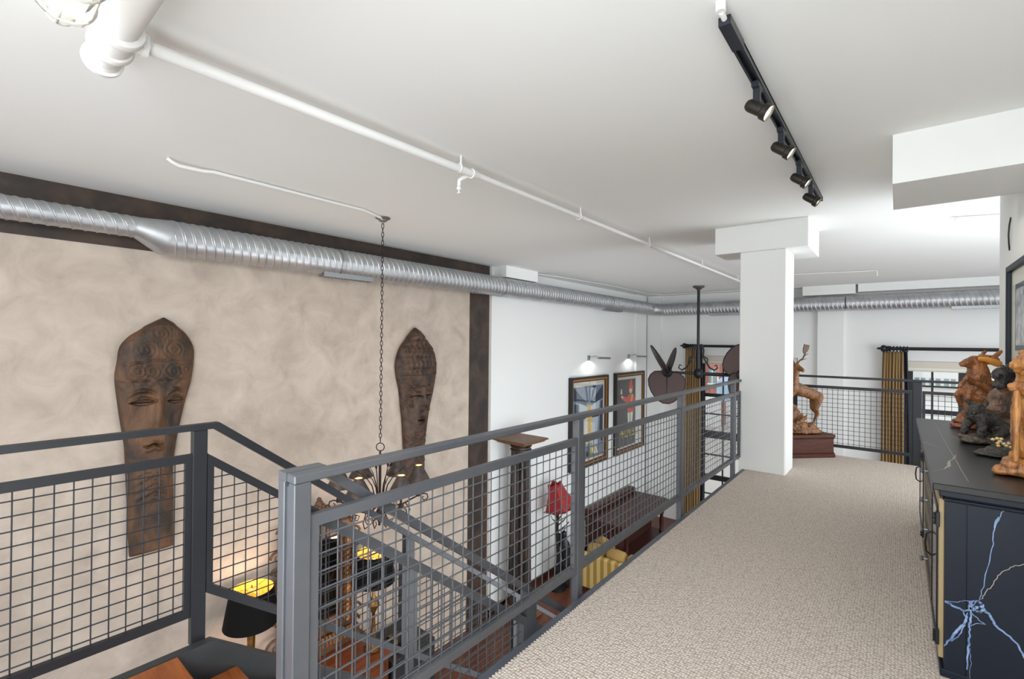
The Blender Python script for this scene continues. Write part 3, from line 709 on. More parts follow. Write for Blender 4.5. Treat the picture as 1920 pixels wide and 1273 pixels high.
def relief1(y, z, s):
    h = 0.0
    for cy, cz, r in ((1.30, 1.20, .12), (1.43, 1.19, .11), (1.62, 1.19, .12), (1.74, 1.20, .09), (1.38, 1.42, .11), (1.62, 1.43, .12), (1.50, 1.60, .10)): h += spiral(y, z, cy, cz, r)
    h += .010*gs(z-1.29-.02*math.cos((y-1.5)*9), .012)+.010*gs(z-1.10, .010)           # headband
    if 1.0 < z < 1.10: h += .005*math.sin(y*60)*math.sin((z-1.0)*60)
    nx = 1.50+(.93-z)*-.10                                                        # nose ridge
    if z > .60: h += .055*gs(y-nx, .05)*max(0, min(1, (1.02-z)/.2))*(1 if z < 1.02 else 0)*(.55+.45*max(0, (.95-z)/.35))
    h += .03*gs(y-1.455, .075)*gs(z-.60, .05)
    for cy, cz, w in ((1.355, .865, .115), (1.65, .865, .085)):
        t = (y-cy)/w
        if abs(t) < 1.25:
            br = cz+.13-.05*t*t; h += .034*gs(z-br, .016)*max(0, 1-abs(t)/1.25)-.018*gs(z-br+.045, .025)*max(0, 1-abs(t)/1.2)    # brow and lid hollow
            up = cz+.035*(1-t*t); lo_ = cz-.03*(1-t*t)
            if abs(t) < 1:
                if lo_ < z < up: h -= .055 if z > lo_+(up-lo_)*.45 else .018
                h += .014*gs(z-up-.012, .011)
    t = (y-1.452)/.10                                                              # mouth
    if abs(t) < 1.2:
        ml = .405+.018*math.cos(t*PI*1.5)*(1-abs(t))
        if abs(t) < 1: h -= .04*gs(z-ml, .009)*(1-t*t)
        h += .022*gs(z-ml-.03+.012*gs(t, .25), .017)*max(0, 1-abs(t))+.028*gs(z-ml+.036, .022)*max(0, 1-t*t)
    h -= .022*gs(y-1.27, .06)*gs(z-.68, .14)+.018*gs(y-1.64, .05)*gs(z-.66, .12)   # hollow cheeks
    if -.18 < z < .12: h += .007*math.sin((z+.5*abs(y-1.46))*75)*gs(y-1.44, .14)
    return h
L1 = [(1.542, 1.773), (1.375, 1.669), (1.249, 1.561), (1.177, 1.456), (1.154, 1.301), (1.137, 1.137), (1.162, .868), (1.194, .616), (1.22, .425), (1.23, .257), (1.241, .004), (1.252, -.249), (1.263, -.524), (1.277, -.75)]
R1 = [(1.545, 1.773), (1.644, 1.711), (1.75, 1.602), (1.826, 1.455), (1.835, 1.306), (1.81, 1.079), (1.758, .856), (1.722, .679), (1.686, .482), (1.66, .263), (1.649, .11), (1.655, -.136), (1.659, -.47), (1.662, -.75)]
carved_mask('carved_mask', 'tall carved wooden face mask with slit eyes and pointed crown behind the landing railing', L1, R1, relief1, M['mask'])
def relief2(y, z, s):
    h = 0.0
    if z > .98:
        q = .008*(abs(math.sin(y*34+math.sin(z*26)*.8))+abs(math.sin(z*34)))
        h += q
        h += .012*gs(z-1.02-.18*abs(y-5.08)*-.3, .02)+.012*gs(z-1.42, .012)
    nx = 5.095
    if .40 < z < .80: h += .052*gs(y-nx, .042)*(.4+.6*(.80-z)/.4)
    h += .035*gs(y-nx+.01, .07)*gs(z-.43, .045)
    for cy, w in ((4.955, .11), (5.215, .085)):
        t = (y-cy)/w
        if abs(t) < 1.2:
            h += .022*gs(z-.79+.05*t*t, .022)*max(0, 1-abs(t)/1.2)
            if abs(t) < 1:
                h += .026*(1-t*t)*gs(z-.67, .05); h -= .03*gs(z-.645+.02*t*t, .010)
    t = (y-5.075)/.10
    if abs(t) < 1.1:
        h -= .035*gs(z-.235, .010)*max(0, 1-abs(t)); h += .026*gs(z-.268, .018)*max(0, 1-t*t)+.03*gs(z-.198, .022)*max(0, 1-t*t)
    h -= .02*gs(y-4.86, .06)*gs(z-.42, .16)
    if .45 < z < .95 and y < 4.92: h += .006*math.sin((y*.8+z)*80)
    if z < .05: h += .006*math.sin(z*60+3*math.sin(y*30))*(1 if z > -.5 else .3)
    return h
L2 = [(4.999, 1.76), (4.844, 1.598), (4.706, 1.419), (4.63, 1.178), (4.645, .985), (4.703, .756), (4.738, .493), (4.774, .229), (4.794, -.034), (4.806, -.216), (4.81, -.39), (4.82, -.95)]
R2 = [(5.003, 1.76), (5.159, 1.636), (5.361, 1.432), (5.455, 1.223), (5.467, 1.014), (5.407, .704), (5.33, .435), (5.268, .133), (5.236, -.101), (5.222, -.252), (5.219, -.36), (5.215, -.95)]
carved_mask('carved_mask', 'dark carved wooden face mask with curled hair cap and long neck beside the chain', L2, R2, lambda y, z, s: 1.55*relief2(y, z, s), M['mask2'], .12)

# --- carved chest, mirror and table lamps below
g = thing('chest', 'long brown wooden chest standing against the plaster wall under the mirror', 'chest', (-5.8, 3.0, FZ))
mb = MB(); mb.cbox(-6.2, 1.55, FZ+.1, -5.42, 3.98, -2.80, .01); mb.box(-6.18, 1.6, FZ, -5.46, 3.93, FZ+.1); mb.build('body', M['chest'], g)
mb = MB(); mb.cbox(-6.23, 1.5, -2.80, -5.38, 4.02, -2.75, .012); mb.build('lid', M['chest'], g)
for i in range(4):
    mb = MB(); y0 = 1.62+i*.585; mb.cbox(-5.425, y0, FZ+.2, -5.405, y0+.53, -2.9, .008); d = mb.build('front_panel', M['chest'], g)
    mb = MB(); mb.ell((-5.395, y0+.265, -3.2), (.018, .018, .018), 10, 8); mb.build('knob', M['brass'], d)
g = thing('cabinet', 'small black cabinet at the right end of the brown chest against the wall', 'cabinet', (-5.85, 4.5, FZ))
mb = MB(); mb.cbox(-6.2, 4.06, FZ, -5.45, 4.85, -2.98, .01); mb.build('body', M['stringer'], g)
mb = MB(); mb.cbox(-5.45, 4.1, FZ+.08, -5.43, 4.81, -3.06, .006); d = mb.build('door', M['stringer'], g)
mb = MB(); mb.ell((-5.42, 4.2, -3.4), (.02, .02, .02), 10, 8); mb.build('knob', M['brass'], d)
g = thing('brass_box', 'small aged brass casket on the black cabinet', 'box', (-5.7, 4.3, -2.98))
mb = MB(); mb.cbox(-5.82, 4.22, -2.98, -5.58, 4.52, -2.86, .01); mb.build('body', M['brass'], g)
mb = MB(); mb.prism([(-5.83, -2.86), (-5.57, -2.86), (-5.62, -2.80), (-5.78, -2.80)], lambda a, b, d: (a, d, b), 4.21, 4.53); mb.build('lid', M['brass'], g)

g = thing('mirror', 'tall mirror in an ornate carved frame with gilded rope columns standing on the chest', 'mirror', (-6.15, 3.3, -2.75))
Y0, Y1, Z0, Z1 = 2.80, 3.82, -2.55, -1.0
mb = MB()
mb.cbox(-6.23, Y0, Z0, -6.08, Y0+.20, Z1, .02); mb.cbox(-6.23, Y1-.20, Z0, -6.08, Y1, Z1, .02); mb.cbox(-6.23, Y0+.2, Z1-.2, -6.08, Y1-.2, Z1, .02); mb.cbox(-6.23, Y0+.2, Z0, -6.08, Y1-.2, Z0+.22, .02)
mb.cbox(-6.23, Y0-.08, -2.75, -6.0, Y1+.08, Z0, .015)
mb.build('frame', M['mirrorfr'], g)
mb = MB(); mb.box(-6.15, Y0+.2, Z0+.22, -6.13, Y1-.2, Z1-.2); mb.build('mirror_glass', M['mglass'], g)
for y in (Y0+.11, Y1-.11):
    mb = MB(); N_ = 150; n = 12; vs = []; fs = []
    for i in range(N_+1):
        z = Z0+.12+(Z1-Z0-.24)*i/N_
        for j in range(n):
            t = 2*PI*j/n; r = .042+.012*math.cos(2*(t)-i*.75); vs.append((-6.06+r*math.cos(t), y+r*math.sin(t), z))
    for i in range(N_):
        for j in range(n): fs.append((i*n+j, i*n+(j+1) % n, (i+1)*n+(j+1) % n, (i+1)*n+j))
    mb.add(vs, fs); mb.build('rope_column', M['rope'], g, ang=70)
def scroll(mb, y, z, s, fl=1, x=-6.12, r=.022):
    pts = []
    for i in range(26):
        t = i/25*2.3*PI; q = s*(1-.8*i/25); pts.append((x, y+fl*q*math.cos(t), z+q*math.sin(t)))
    mb.tube(pts, [r*(1-.5*i/25) for i in range(26)], 8)
mb = MB(); yc = (Y0+Y1)/2
for k in range(5):
    for fl in (-1, 1): scroll(mb, yc+fl*(.09+.10*k), Z1+.10-.012*k, .10-.008*k, fl)
mb.tube([(-6.12, yc, Z1), (-6.12, yc, Z1+.30)], [.05, .03], 10)
for (dy, dz, r) in ((0, .30, .055), (-.05, .26, .04), (.05, .26, .04), (0, .36, .03), (-.12, .22, .04), (.12, .22, .04)): mb.ell((-6.11, yc+dy, Z1+dz), (.04, r, r), 10, 8)
mb.build('carved_crest', M['mirrorfr'], g)
for fl, ye in ((-1, Y0), (1, Y1)):
    mb = MB()
    for z, s in ((-1.25, .09), (-1.45, .075), (-1.6, .06), (-1.95, .085), (-2.1, .06), (-2.4, .13), (-2.55, .10)): scroll(mb, ye+fl*.04, z, s, fl, r=.02)
    mb.build('side_carving', M['mirrorfr'], g)
mb = MB()
for k in range(18): mb.tube([(-6.03, Y0+.06+k*.053, Z0+.03), (-6.0, Y0+.06+k*.053, Z0-.10)], [.026, .012], 8)
mb.build('gilded_fringe', M['rope'], g)

def table_lamp(x, y, z0, label, kind):
    g = thing('table_lamp', label, 'table lamp', (x, y, z0))
    zb, zt = -1.80, -1.40
    mb = MB()
    if kind == 0:
        mb.cbox(x-.11, y-.11, z0, x+.11, y+.11, z0+.05, .01); mb.tube([(x, y, z0+.05), (x, y, z0+.12), (x, y, zb)], [.07, .032, .05], 4)
    else:
        mb.lathe([(.12, 0), (.13, .03), (.06, .07), (.03, .12), (.05, .2), (.03, .26), (.022, .5), (.06, .58), (.085, .63), (.06, .68), (.02, .74), (.018, zb-z0)], (x, y, z0), 24)
    mb.tube([(x, y, zb), (x, y, zb+.2)], .012, 8)
    mb.build('lamp_base', M['brass'], g)
    mb = MB(); mb.lathe([(.295, zb), (.298, zb+.005), (.232, zt)], (x, y, 0), 48, caps=False); mb.cur = 1
    mb.lathe([(.232, zt), (.229, zt), (.291, zb+.004), (.295, zb)], (x, y, 0), 48, caps=False)
    mb.build('lamp_shade', [M['blackshade'], M['goldin']], g, recalc=False)
    mb = MB(); mb.ell((x, y, zb+.23), (.05, .05, .07), 16, 10); mb.build('bulb', M['bulbw'], g)
    mb = MB(); mb.tube([(x, y, zb+.1), (x+.06, y+.06, zb+.2), (x+.05, y+.05, zt-.03), (x, y, zt), (x-.05, y-.05, zt-.03), (x-.06, y-.06, zb+.2), (x, y, zb+.1)], .004, 6); mb.lathe([(.005, 0), (.014, .01), (.01, .03), (.0001, .05)], (x, y, zt), 12)
    for k in range(3):
        t = 2*PI*k/3; mb.cyl((x, y, zt-.005), (x+.23*math.cos(t), y+.23*math.sin(t), zt-.01), .003, 6)
    mb.build('harp', M['brass'], g)
    l = bpy.data.lights.new('table_bulb', 'POINT'); l.energy = 6.5; l.color = (1, .80, .55); l.shadow_soft_size = .06
    lo = bpy.data.objects.new('table_light', l); COL.objects.link(lo); lo.location = (x, y, zt-.07)
table_lamp(-5.88, 2.36, -2.75, 'black-shaded table lamp with square brass stem left of the ornate mirror', 0)
table_lamp(-5.62, 3.86, -2.75, 'black-shaded table lamp with turned brass stem right of the ornate mirror', 1)

# ================================================================== LOWER ROOM BY THE WHITE WALL
PXc, PYc = -5.8, 7.37
g = thing('pillar', 'tall worn fluted wooden pillar with square brown capital standing by the white wall', 'pillar', (PXc, PYc, FZ), 0)
r_ = MB()
mb = MB(); n = 72; H0, H1 = FZ+.25, -.60; vs = []; fs = []
for i in range(2):
    z = (H0, H1)[i]; R0 = (.235, .195)[i]
    for j in range(n):
        t = 2*PI*j/n; r = R0*(1-.20*max(0, math.cos(12*t))**.8); vs.append((PXc+r*math.cos(t), PYc+r*math.sin(t), z))
for j in range(n): fs.append((j, (j+1) % n, n+(j+1) % n, n+j))
mb.add(vs, fs); mb.build('fluted_shaft', M['pillar'], g)
mb = MB(); mb.lathe([(.20, -.62), (.215, -.60), (.215, -.585), (.19, -.575), (.19, -.545), (.21, -.535), (.22, -.52), (.20, -.505), (.21, -.49), (.25, -.47)], (PXc, PYc, 0), 32); mb.build('necking', M['pillar'], g)
mb = MB()
for h0, h1, w0, w1 in ((-.48, -.445, .24, .33), (-.445, -.425, .34, .34), (-.425, -.405, .36, .37), (-.405, -.375, .40, .385)):
    mb.prism([(-1, -1), (1, -1), (1, 1), (-1, 1)], lambda a, b, d: (PXc+a*(w0 if d == h0 else w1), PYc+b*(w0 if d == h0 else w1), d), h0, h1)
mb.build('capital', M['pillarcap'], g, smooth=False)
mb = MB(); mb.cbox(PXc-.33, PYc-.33, FZ, PXc+.33, PYc+.33, FZ+.12, .01); mb.lathe([(.30, FZ+.12), (.32, FZ+.15), (.30, FZ+.19), (.25, FZ+.20), (.26, FZ+.23), (.235, FZ+.26)], (PXc, PYc, 0), 32); mb.build('pillar_base', M['pillarcap'], g)

# --- red lamp held by a dark figure
lx, ly = -5.80, 8.72
g = thing('floor_lamp', 'floor lamp with a tilted red pagoda shade on a dark bronze branch stand', 'floor lamp', (lx, ly, FZ))
mb = MB(); mb.lathe([(.2, 0), (.2, .05), (.15, .08), (.06, .12), (.03, .2)], (lx, ly, FZ), 24); mb.tube([(lx, ly, FZ+.1), (lx+.02, ly, -3.2), (lx-.02, ly, -2.6), (lx, ly, -2.15), (lx, ly, -1.85)], [.05, .045, .035, .03, .02], 10)
mb.build('stand', M['black'], g)
mb = MB()
for (dx, dy, z, s) in ((.05, .06, -2.3, 1), (.08, .09, -2.42, 1), (-.06, -.04, -2.28, .8), (.10, .10, -2.55, 1), (.04, .07, -2.2, .8), (-.07, -.06, -2.4, .7), (.09, .05, -2.65, .9)):
    mb.tube([(lx, ly, z-.1), (lx+dx, ly+dy, z), (lx+dx*1.5, ly+dy*1.5, z+.06*s)], [.016, .014, .006], 6); leaf(mb, (lx+dx*1.4, ly+dy*1.4, z+.05), (dx*3, dy*3, .5), .09*s, .03)
mb.build('bronze_leaves', M['black'], g)
rot = Matrix.Rotation(math.radians(16), 3, Vector((math.sin(YAW), -math.cos(YAW), 0)))
sc = Vector((lx, ly, -1.88)); mb = MB(); n = 32
prof = [(.30, -.26), (.305, -.24), (.25, -.10), (.19, .05), (.15, .20), (.135, .27)]; vs = []; fs = []
for ri, (r, h) in enumerate(prof):
    for j in range(n):
        t = 2*PI*j/n; sq = r/max(abs(math.cos(t)), abs(math.sin(t)))*.90; sq = min(sq, r*1.17)
        z = h+(.05*abs(math.sin(2*t)) if ri == 5 else 0)-(.05*(abs(math.sin(2*t)))*0 if ri else .05*(1-abs(math.sin(2*t))))
        vs.append(sc+rot @ Vector((sq*math.cos(t), sq*math.sin(t), z)))
for i in range(len(prof)-1):
    for j in range(n): fs.append((i*n+j, i*n+(j+1) % n, (i+1)*n+(j+1) % n, (i+1)*n+j))
mb.add(vs, fs); o = mb.build('lamp_shade', M['red'], g); bake(o, [('SOLIDIFY', dict(thickness=.008))])
mb = MB(); rr = [sc+rot @ Vector(((.31*.95)*math.cos(t)/max(abs(math.cos(t)), abs(math.sin(t)))*.98, (.31*.95)*math.sin(t)/max(abs(math.cos(t)), abs(math.sin(t)))*.98, -.245)) for t in [PI/4+PI/2*i for i in range(4)]]
for i in range(4): mb.tube([rr[i], (rr[i]+rr[(i+1) % 4])/2-UP*.01, rr[(i+1) % 4]], .006, 6)
mb.build('shade_trim', M['black'], g)
g2 = MB()
for p, q, a, b in (((.14, .10, -3.75), (.14, .10, -3.35), .07, .09), ((.15, .13, -3.35), (.12, .12, -2.95), .10, .11), ((.12, .12, -2.95), (.10, .10, -2.80), .10, .06), ((.10, .10, -2.76), (.10, .10, -2.70), .065, .07),
                   ((.2, .14, -3.0), (.24, .16, -3.3), .04, .035), ((.24, .16, -3.3), (.16, .14, -3.5), .035, .03), ((.02, .1, -3.0), (0, .02, -2.7), .04, .03), ((.20, .13, -3.86), (.18, .12, -3.5), .04, .05), ((.1, .08, -3.88), (.12, .1, -3.5), .05, .06)):
    g2.capsule((lx+p[0], ly+p[1], p[2]), (lx+q[0], ly+q[1], q[2]), a, b)
o = g2.build('bronze_statue', M['black']); fuse(o, .022, 4); tag(o, 'dark bronze standing figure beside the pole of the red lamp', 'statue')

# --- large dark desk with rounded top
g = thing('desk', 'large dark mahogany desk with rounded overhanging top against the white wall', 'desk', (-5.6, 11.9, FZ))
def rrect(x0, y0, x1, y1, r, corners):
    out = []
    for (cx, cy, a0, key) in ((x1-r, y0+r, -90, 0), (x1-r, y1-r, 0, 1), (x0+r, y1-r, 90, 2), (x0+r, y0+r, 180, 3)):
        if key in corners:
            for i in range(9): t = math.radians(a0+i*11.25); out.append((cx+r*math.cos(t), cy+r*math.sin(t)))
        else: out.append([(x1, y0), (x1, y1), (x0, y1), (x0, y0)][key])
    return out
mb = MB()
mb.prism(rrect(-6.23, 10.45, -4.92, 13.30, .35, (0, 1)), lambda a, b, d: (a, b, d), -2.96, -2.90); mb.prism(rrect(-6.23, 10.5, -4.98, 13.25, .32, (0, 1)), lambda a, b, d: (a, b, d), -3.0, -2.96)
mb.build('desk_top', M['desk'], g)
mb = MB(); mb.cbox(-6.23, 10.6, -2.90, -6.02, 13.2, -2.74, .02); mb.build('back_ledge', M['desk'], g)
mb = MB(); mb.box(-6.2, 10.65, -3.85, -5.5, 13.15, -3.0); mb.cbox(-5.5, 10.7, -3.2, -5.1, 13.1, -3.0, .01); mb.build('body', M['desk'], g)
mb = MB(); mb.cbox(-6.2, 10.6, FZ, -5.0, 13.2, FZ+.10, .01); mb.build('plinth_base', M['desk'], g)
for y in (10.78, 13.02):
    mb = MB(); mb.lathe([(.06, FZ+.1), (.07, FZ+.16), (.05, FZ+.2), (.06, -3.5), (.045, -3.3), (.07, -3.24), (.07, -3.2)], (-5.15, y, 0), 20); mb.build('leg', M['desk'], g)
for y in (10.82, 11.6, 12.4):
    mb = MB(); mb.cbox(-5.1, y, -3.17, -5.08, y+.68, -3.03, .006); d = mb.build('drawer', M['desk'], g)
    mb = MB(); mb.ell((-5.07, y+.34, -3.1), (.02, .02, .02), 10, 8); mb.build('knob', M['brass'], d)
# --- striped sofa with bolsters
g = thing('sofa', 'gold striped sofa seen from behind below the walkway edge', 'sofa', (-4.5, 9.2, FZ))
mb = MB(); mb.cbox(-5.52, 8.96, FZ+.1, -3.35, 9.10, -3.05, .03); mb.build('back', M['sofa'], g)
mb = MB(); mb.cbox(-5.50, 9.10, FZ+.1, -3.4, 9.75, -3.36, .02); mb.build('seat_base', M['sofa'], g)
for x in (-5.55, -3.57):
    mb = MB(); mb.cbox(x, 9.02, FZ+.1, x+.22, 9.78, -3.30, .03); mb.build('arm', M['sofa'], g)
for x in (-5.30, -4.40):
    mb = MB(); mb.cbox(x, 9.11, -3.36, x+.82, 9.75, -3.21, .05); mb.build('seat_cushion', M['cushion'], g)
for x, y in ((-5.45, 8.9), (-3.45, 8.9), (-5.45, 9.7), (-3.45, 9.7)):
    mb = MB(); mb.cyl((x, y, FZ), (x, y, FZ+.1), .03, 10); mb.build('leg', M['desk'], g)
for (a, b, lb) in ((-5.32, -4.90, 'left gold bolster cushion lying along the top of the striped sofa back'), (-4.86, -4.42, 'plump middle gold bolster cushion on the striped sofa next to its tufted end'), (-4.38, -3.95, 'gold bolster cushion on the striped sofa half hidden by the walkway edge')):
    mb = MB(); mb.lathe([(.0001, -.02), (.03, 0), (.10, .01), (.14, .06), (.15, (b-a)/2), (.14, b-a-.06), (.10, b-a-.01), (.03, b-a), (.0001, b-a+.02)], (a, 9.265, -3.055), 24, (1, 0, 0))
    o = mb.build('bolster_cushion', M['cushion'], ang=60); tag(o, lb, 'cushion', 'gold cushions on the striped sofa')
mb = MB(); q = Matrix.Rotation(.5, 3, 'X') @ Matrix.Rotation(PI/4, 3, 'Y')
def pil(u, v, sg):
    a, b = 2*u-1, 2*v-1; return Vector((-5.05, 9.50, -2.98))+q @ Vector((a*.21*(1-.12*b*b), sg*.08*math.sqrt(max(0, (1-a*a)*(1-b*b))), b*.21*(1-.12*a*a)))
mb.grid(lambda u, v: pil(u, v, 1), 14, 14); mb.grid(lambda u, v: pil(u, v, -1), 14, 14)
o = mb.build('throw_pillow', M['cushion'], ang=80); tag(o, 'square gold throw pillow standing on its point behind the sofa bolsters', 'cushion', 'gold cushions on the striped sofa')

# ================================================================== POSTERS
def poster(y0, y1, z0, z1, label, art, text):
    g = thing('framed_poster', label, 'picture', (WX, (y0+y1)/2, z0), 0, 'framed posters on the white wall')
    x0 = WX+.004; w = .13
    mb = MB()
    for i, (c, a, d) in enumerate(((0, 0, .10), (1, .055, .085), (2, .095, .07))):
        mb.cur = c
        b = (.055, .04, .035)[i]
        Y0_, Y1_, Z0_, Z1_ = y0+a, y1-a, z0+a, z1-a
        mb.box(x0, Y0_, Z0_, x0+d, Y0_+b, Z1_); mb.box(x0, Y1_-b, Z0_, x0+d, Y1_, Z1_); mb.box(x0, Y0_+b, Z0_, x0+d, Y1_-b, Z0_+b); mb.box(x0, Y0_+b, Z1_-b, x0+d, Y1_-b, Z1_)
    mb.build('frame', [M['picblk'], M['picgold'], M['pbrown']], g, smooth=False)
    a0, a1, b0, b1 = y0+w, y1-w, z0+w, z1-w
    keys = ['paper', 'pnavy', 'pblue', 'ppale', 'pgold', 'pgrey', 'pred', 'pskin', 'pyel', 'pgreen', 'pwhite']
    mb = MB(); mb.box(x0+.01, a0, b0, x0+.03, a1, b1); lay = [0]
    def sh(key, pts):
        lay[0] += 1; d0 = x0+.03+.0006*lay[0]; mb.cur = keys.index(key)
        mb.prism([(a0+(a1-a0)*u, b0+(b1-b0)*v) for u, v in pts], lambda a, b, d: (d, a, b), x0+.029, d0)
    art(sh); mb.build('print', [M[k] for k in keys], g, smooth=False)
    for (tx, u, v, size, key) in text:
        c = bpy.data.curves.new('lettering', 'FONT'); c.body = tx; c.size = size; c.extrude = .002; c.align_x = 'CENTER'
        c.materials.append(M[key]); t_ = bpy.data.objects.new('lettering', c); COL.objects.link(t_)
        bpy.context.view_layer.update(); me = bpy.data.meshes.new_from_object(t_.evaluated_get(bpy.context.evaluated_depsgraph_get()))
        bpy.data.objects.remove(t_); o = bpy.data.objects.new('lettering', me); COL.objects.link(o)
        o.rotation_euler = (PI/2, 0, PI/2); o.parent = g; o.location = Vector((x0+.052, a0+(a1-a0)*u, b0+(b1-b0)*v))-g.location
        o.scale = (.92, 1.25, 1)
    gl = MB(); gl.box(x0+.062, a0, b0, x0+.064, a1, b1); gl.build('picture_glass', M['pglass'], g, smooth=False)
def oval(cx, cy, rx, ry, n=18): return [(cx+rx*math.cos(2*PI*i/n), cy+ry*math.sin(2*PI*i/n)) for i in range(n)]
def art1(s):
    s('pblue', [(.04, .02), (.96, .02), (.96, .94), (.04, .94)])
    s('pnavy', [(.04, .94), (.04, .78), (.42, .70), (.44, .74), (.30, .80)]); s('pnavy', [(.96, .94), (.96, .76), (.58, .70), (.60, .76)])
    s('pnavy', [(.36, .94), (.44, .94), (.48, .74), (.44, .72)]); s('pnavy', [(.72, .94), (.62, .94), (.54, .72), (.58, .72)])
    s('ppale', [(.20, .74), (.44, .68), (.56, .68), (.84, .74), (.76, .30), (.60, .22), (.40, .22), (.26, .30)])
    s('pnavy', [(.06, .74), (.18, .72), (.14, .30), (.06, .20)]); s('pnavy', [(.94, .74), (.88, .72), (.84, .36), (.90, .20), (.95, .20)])
    s('pgrey', [(.24, .56), (.82, .55), (.82, .53), (.24, .54)])
    s('pgold', [(.45, .68), (.50, .72), (.57, .68), (.60, .50), (.58, .22), (.42, .22), (.42, .50)])
    s('paper', [(.40, .60), (.45, .62), (.44, .30), (.39, .34)])
    s('ppale', [(.60, .30), (.78, .30), (.78, .16), (.62, .16)]); s('pnavy', [(.44, .18), (.50, .20), (.54, .05), (.42, .05)]); s('pwhite', [(.60, .14), (.72, .16), (.80, .06), (.64, .06)])
def art2(s):
    s('pgrey', [(.03, .02), (.97, .02), (.97, .96), (.03, .96)])
    s('pgreen', [(.30, .44), (.48, .52), (.74, .50), (.80, .40), (.60, .37), (.40, .38)])
    s('pwhite', [(.44, .48), (.53, .48), (.53, .26), (.47, .26)]); s('pwhite', [(.55, .48), (.66, .48), (.62, .26), (.56, .26)])
    s('pred', [(.44, .72), (.58, .76), (.70, .71), (.74, .60), (.68, .48), (.44, .48), (.42, .60)])
    s('pred', [(.44, .70), (.44, .62), (.28, .66), (.22, .70), (.26, .73)]); s('pred', [(.68, .72), (.76, .66), (.74, .56), (.66, .58)])
    s('pskin', [(.17, .73), (.23, .74), (.27, .71), (.22, .69)]); s('pwhite', [(.16, .76), (.22, .76), (.20, .83), (.17, .83)])
    s('pskin', oval(.56, .80, .065, .045)); s('pred', [(.48, .82), (.65, .82), (.60, .93), (.56, .97), (.52, .92)])
    s('pyel', [(.60, .73), (.66, .74), (.58, .55), (.54, .56)]); s('pgreen', [(.62, .62), (.68, .62), (.62, .52), (.58, .54)])
poster(9.80, 11.70, -1.66, .665, 'framed blue and gold poster on the white wall, left of the two posters', art1, [('IUS', .62, .04, .30, 'pyel')])
poster(12.16, 14.08, -1.68, .675, 'framed dark poster of a red-coated figure above yellow letters on the white wall', art2, [('PRUNELLE', .5, .145, .31, 'pyel')])
for yc, lb in ((10.75, 'small white picture light above the blue and gold poster'), (13.1, 'small white picture light above the red figure poster')):
    g = thing('picture_light', lb, 'picture light', (WX, yc, 1.12), 0, 'picture lights above the posters')
    mb = MB(); mb.cbox(WX+.002, yc-.05, 1.08, WX+.03, yc+.05, 1.20, .004); mb.tube([(WX+.03, yc, 1.16), (WX+.22, yc, 1.20), (WX+.30, yc, 1.16)], .012, 8); mb.build('bracket', M['ductseam'], g)
    mb = MB(); mb.cyl((WX+.30, yc-.02, 1.15), (WX+.30, yc+.62, 1.13), .028, 14); mb.build('lamp_tube', M['ductseam'], g)
    l = bpy.data.lights.new('picture_spot', 'SPOT'); l.energy = 5; l.spot_size = math.radians(152); l.spot_blend = .25; l.shadow_soft_size = .03
    lo = bpy.data.objects.new('picture_lamp', l); COL.objects.link(lo); lo.location = (WX+.20, yc, 1.10); lo.rotation_euler = Vector((-.05, 0, -1)).to_track_quat('-Z', 'Y').to_euler()

# --- framed picture on the near right wall
g = thing('framed_picture', 'black-framed glazed picture hanging on the right wall above the cabinet', 'picture', (.71, 4.6, 1.4))
py0, py1, pz0, pz1, px = 3.95, 5.43, 1.36, 2.185, .716
mb = MB(); b = .045
mb.cbox(px-.05, py0, pz0, px, py0+b, pz1, .004); mb.cbox(px-.05, py1-b, pz0, px, py1, pz1, .004); mb.cbox(px-.05, py0+b, pz0, px, py1-b, pz0+b, .004); mb.cbox(px-.05, py0+b, pz1-b, px, py1-b, pz1, .004)
mb.build('frame', M['cabinet'], g)
mb = MB(); mb.box(px-.02, py0+b, pz0+b, px-.004, py1-b, pz1-b); mb.build('mat_board', mat('picture_mat_board', (206, 206, 192), .7), g, smooth=False)
mb = MB(); mb.box(px-.022, py0+.2, pz0+.16, px-.019, py1-.2, pz1-.16); mb.cur = 1
mb.box(px-.024, py0+.24, pz0+.20, px-.021, py1-.24, pz1-.20); mb.build('print', [mat('print_border', (70, 74, 82), .7), mat('grey_engraving', (120, 128, 142), .7, col2=(206, 208, 206), vscale=14, detail=9)], g, smooth=False)
mb = MB(); mb.box(px-.032, py0+b, pz0+b, px-.030, py1-b, pz1-b); mb.build('picture_glass', M['pglass'], g, smooth=False)
mb = MB(); mb.tube([(.718, 5.62, 2.62), (.709, 5.615, 2.56), (.705, 5.62, 2.48), (.709, 5.63, 2.40), (.718, 5.67, 2.355)], .0055, 6)
o = mb.build('wall_cable', M['black']); tag(o, 'short black cable loop on the white wall corner above the picture', 'cable')

# ================================================================== WINDOW DRESSING
def rod(label, x0, x1):
    g = thing('curtain_rod', label, 'curtain rod', ((x0+x1)/2, 14.2, 1.475)); z = 1.475
    mb = MB(); mb.cyl((x0+.1, 14.2, z), (x1, 14.2, z), .038, 20); mb.build('rod', M['black'], g)
    mb = MB(); mb.lathe([(.0001, -.20), (.02, -.17), (.03, -.15), (.02, -.13), (.07, -.10), (.085, -.06), (.07, -.02), (.04, 0), (.06, .02), (.06, .04), (.04, .06)], (x0+.1, 14.2, z), 20, (1, 0, 0)); mb.build('finial', M['black'], g)
    for x in (x0+.42, x1-.4):
        mb = MB(); mb.tube([(x, 14.2, z), (x, 14.32, z-.02), (x, BY, z-.02)], .022, 10); mb.lathe([(.06, 0), (.06, .02), (.03, .03)], (x, BY, z-.02), 16, (0, -1, 0)); mb.build('rod_bracket', M['black'], g)
    return g
rod('long black curtain rod with carved finial above the window seen behind the ceiling fan', -5.0, -2.2)
rod('long black curtain rod with carved finial above the window at the right', -.30, 3.3)
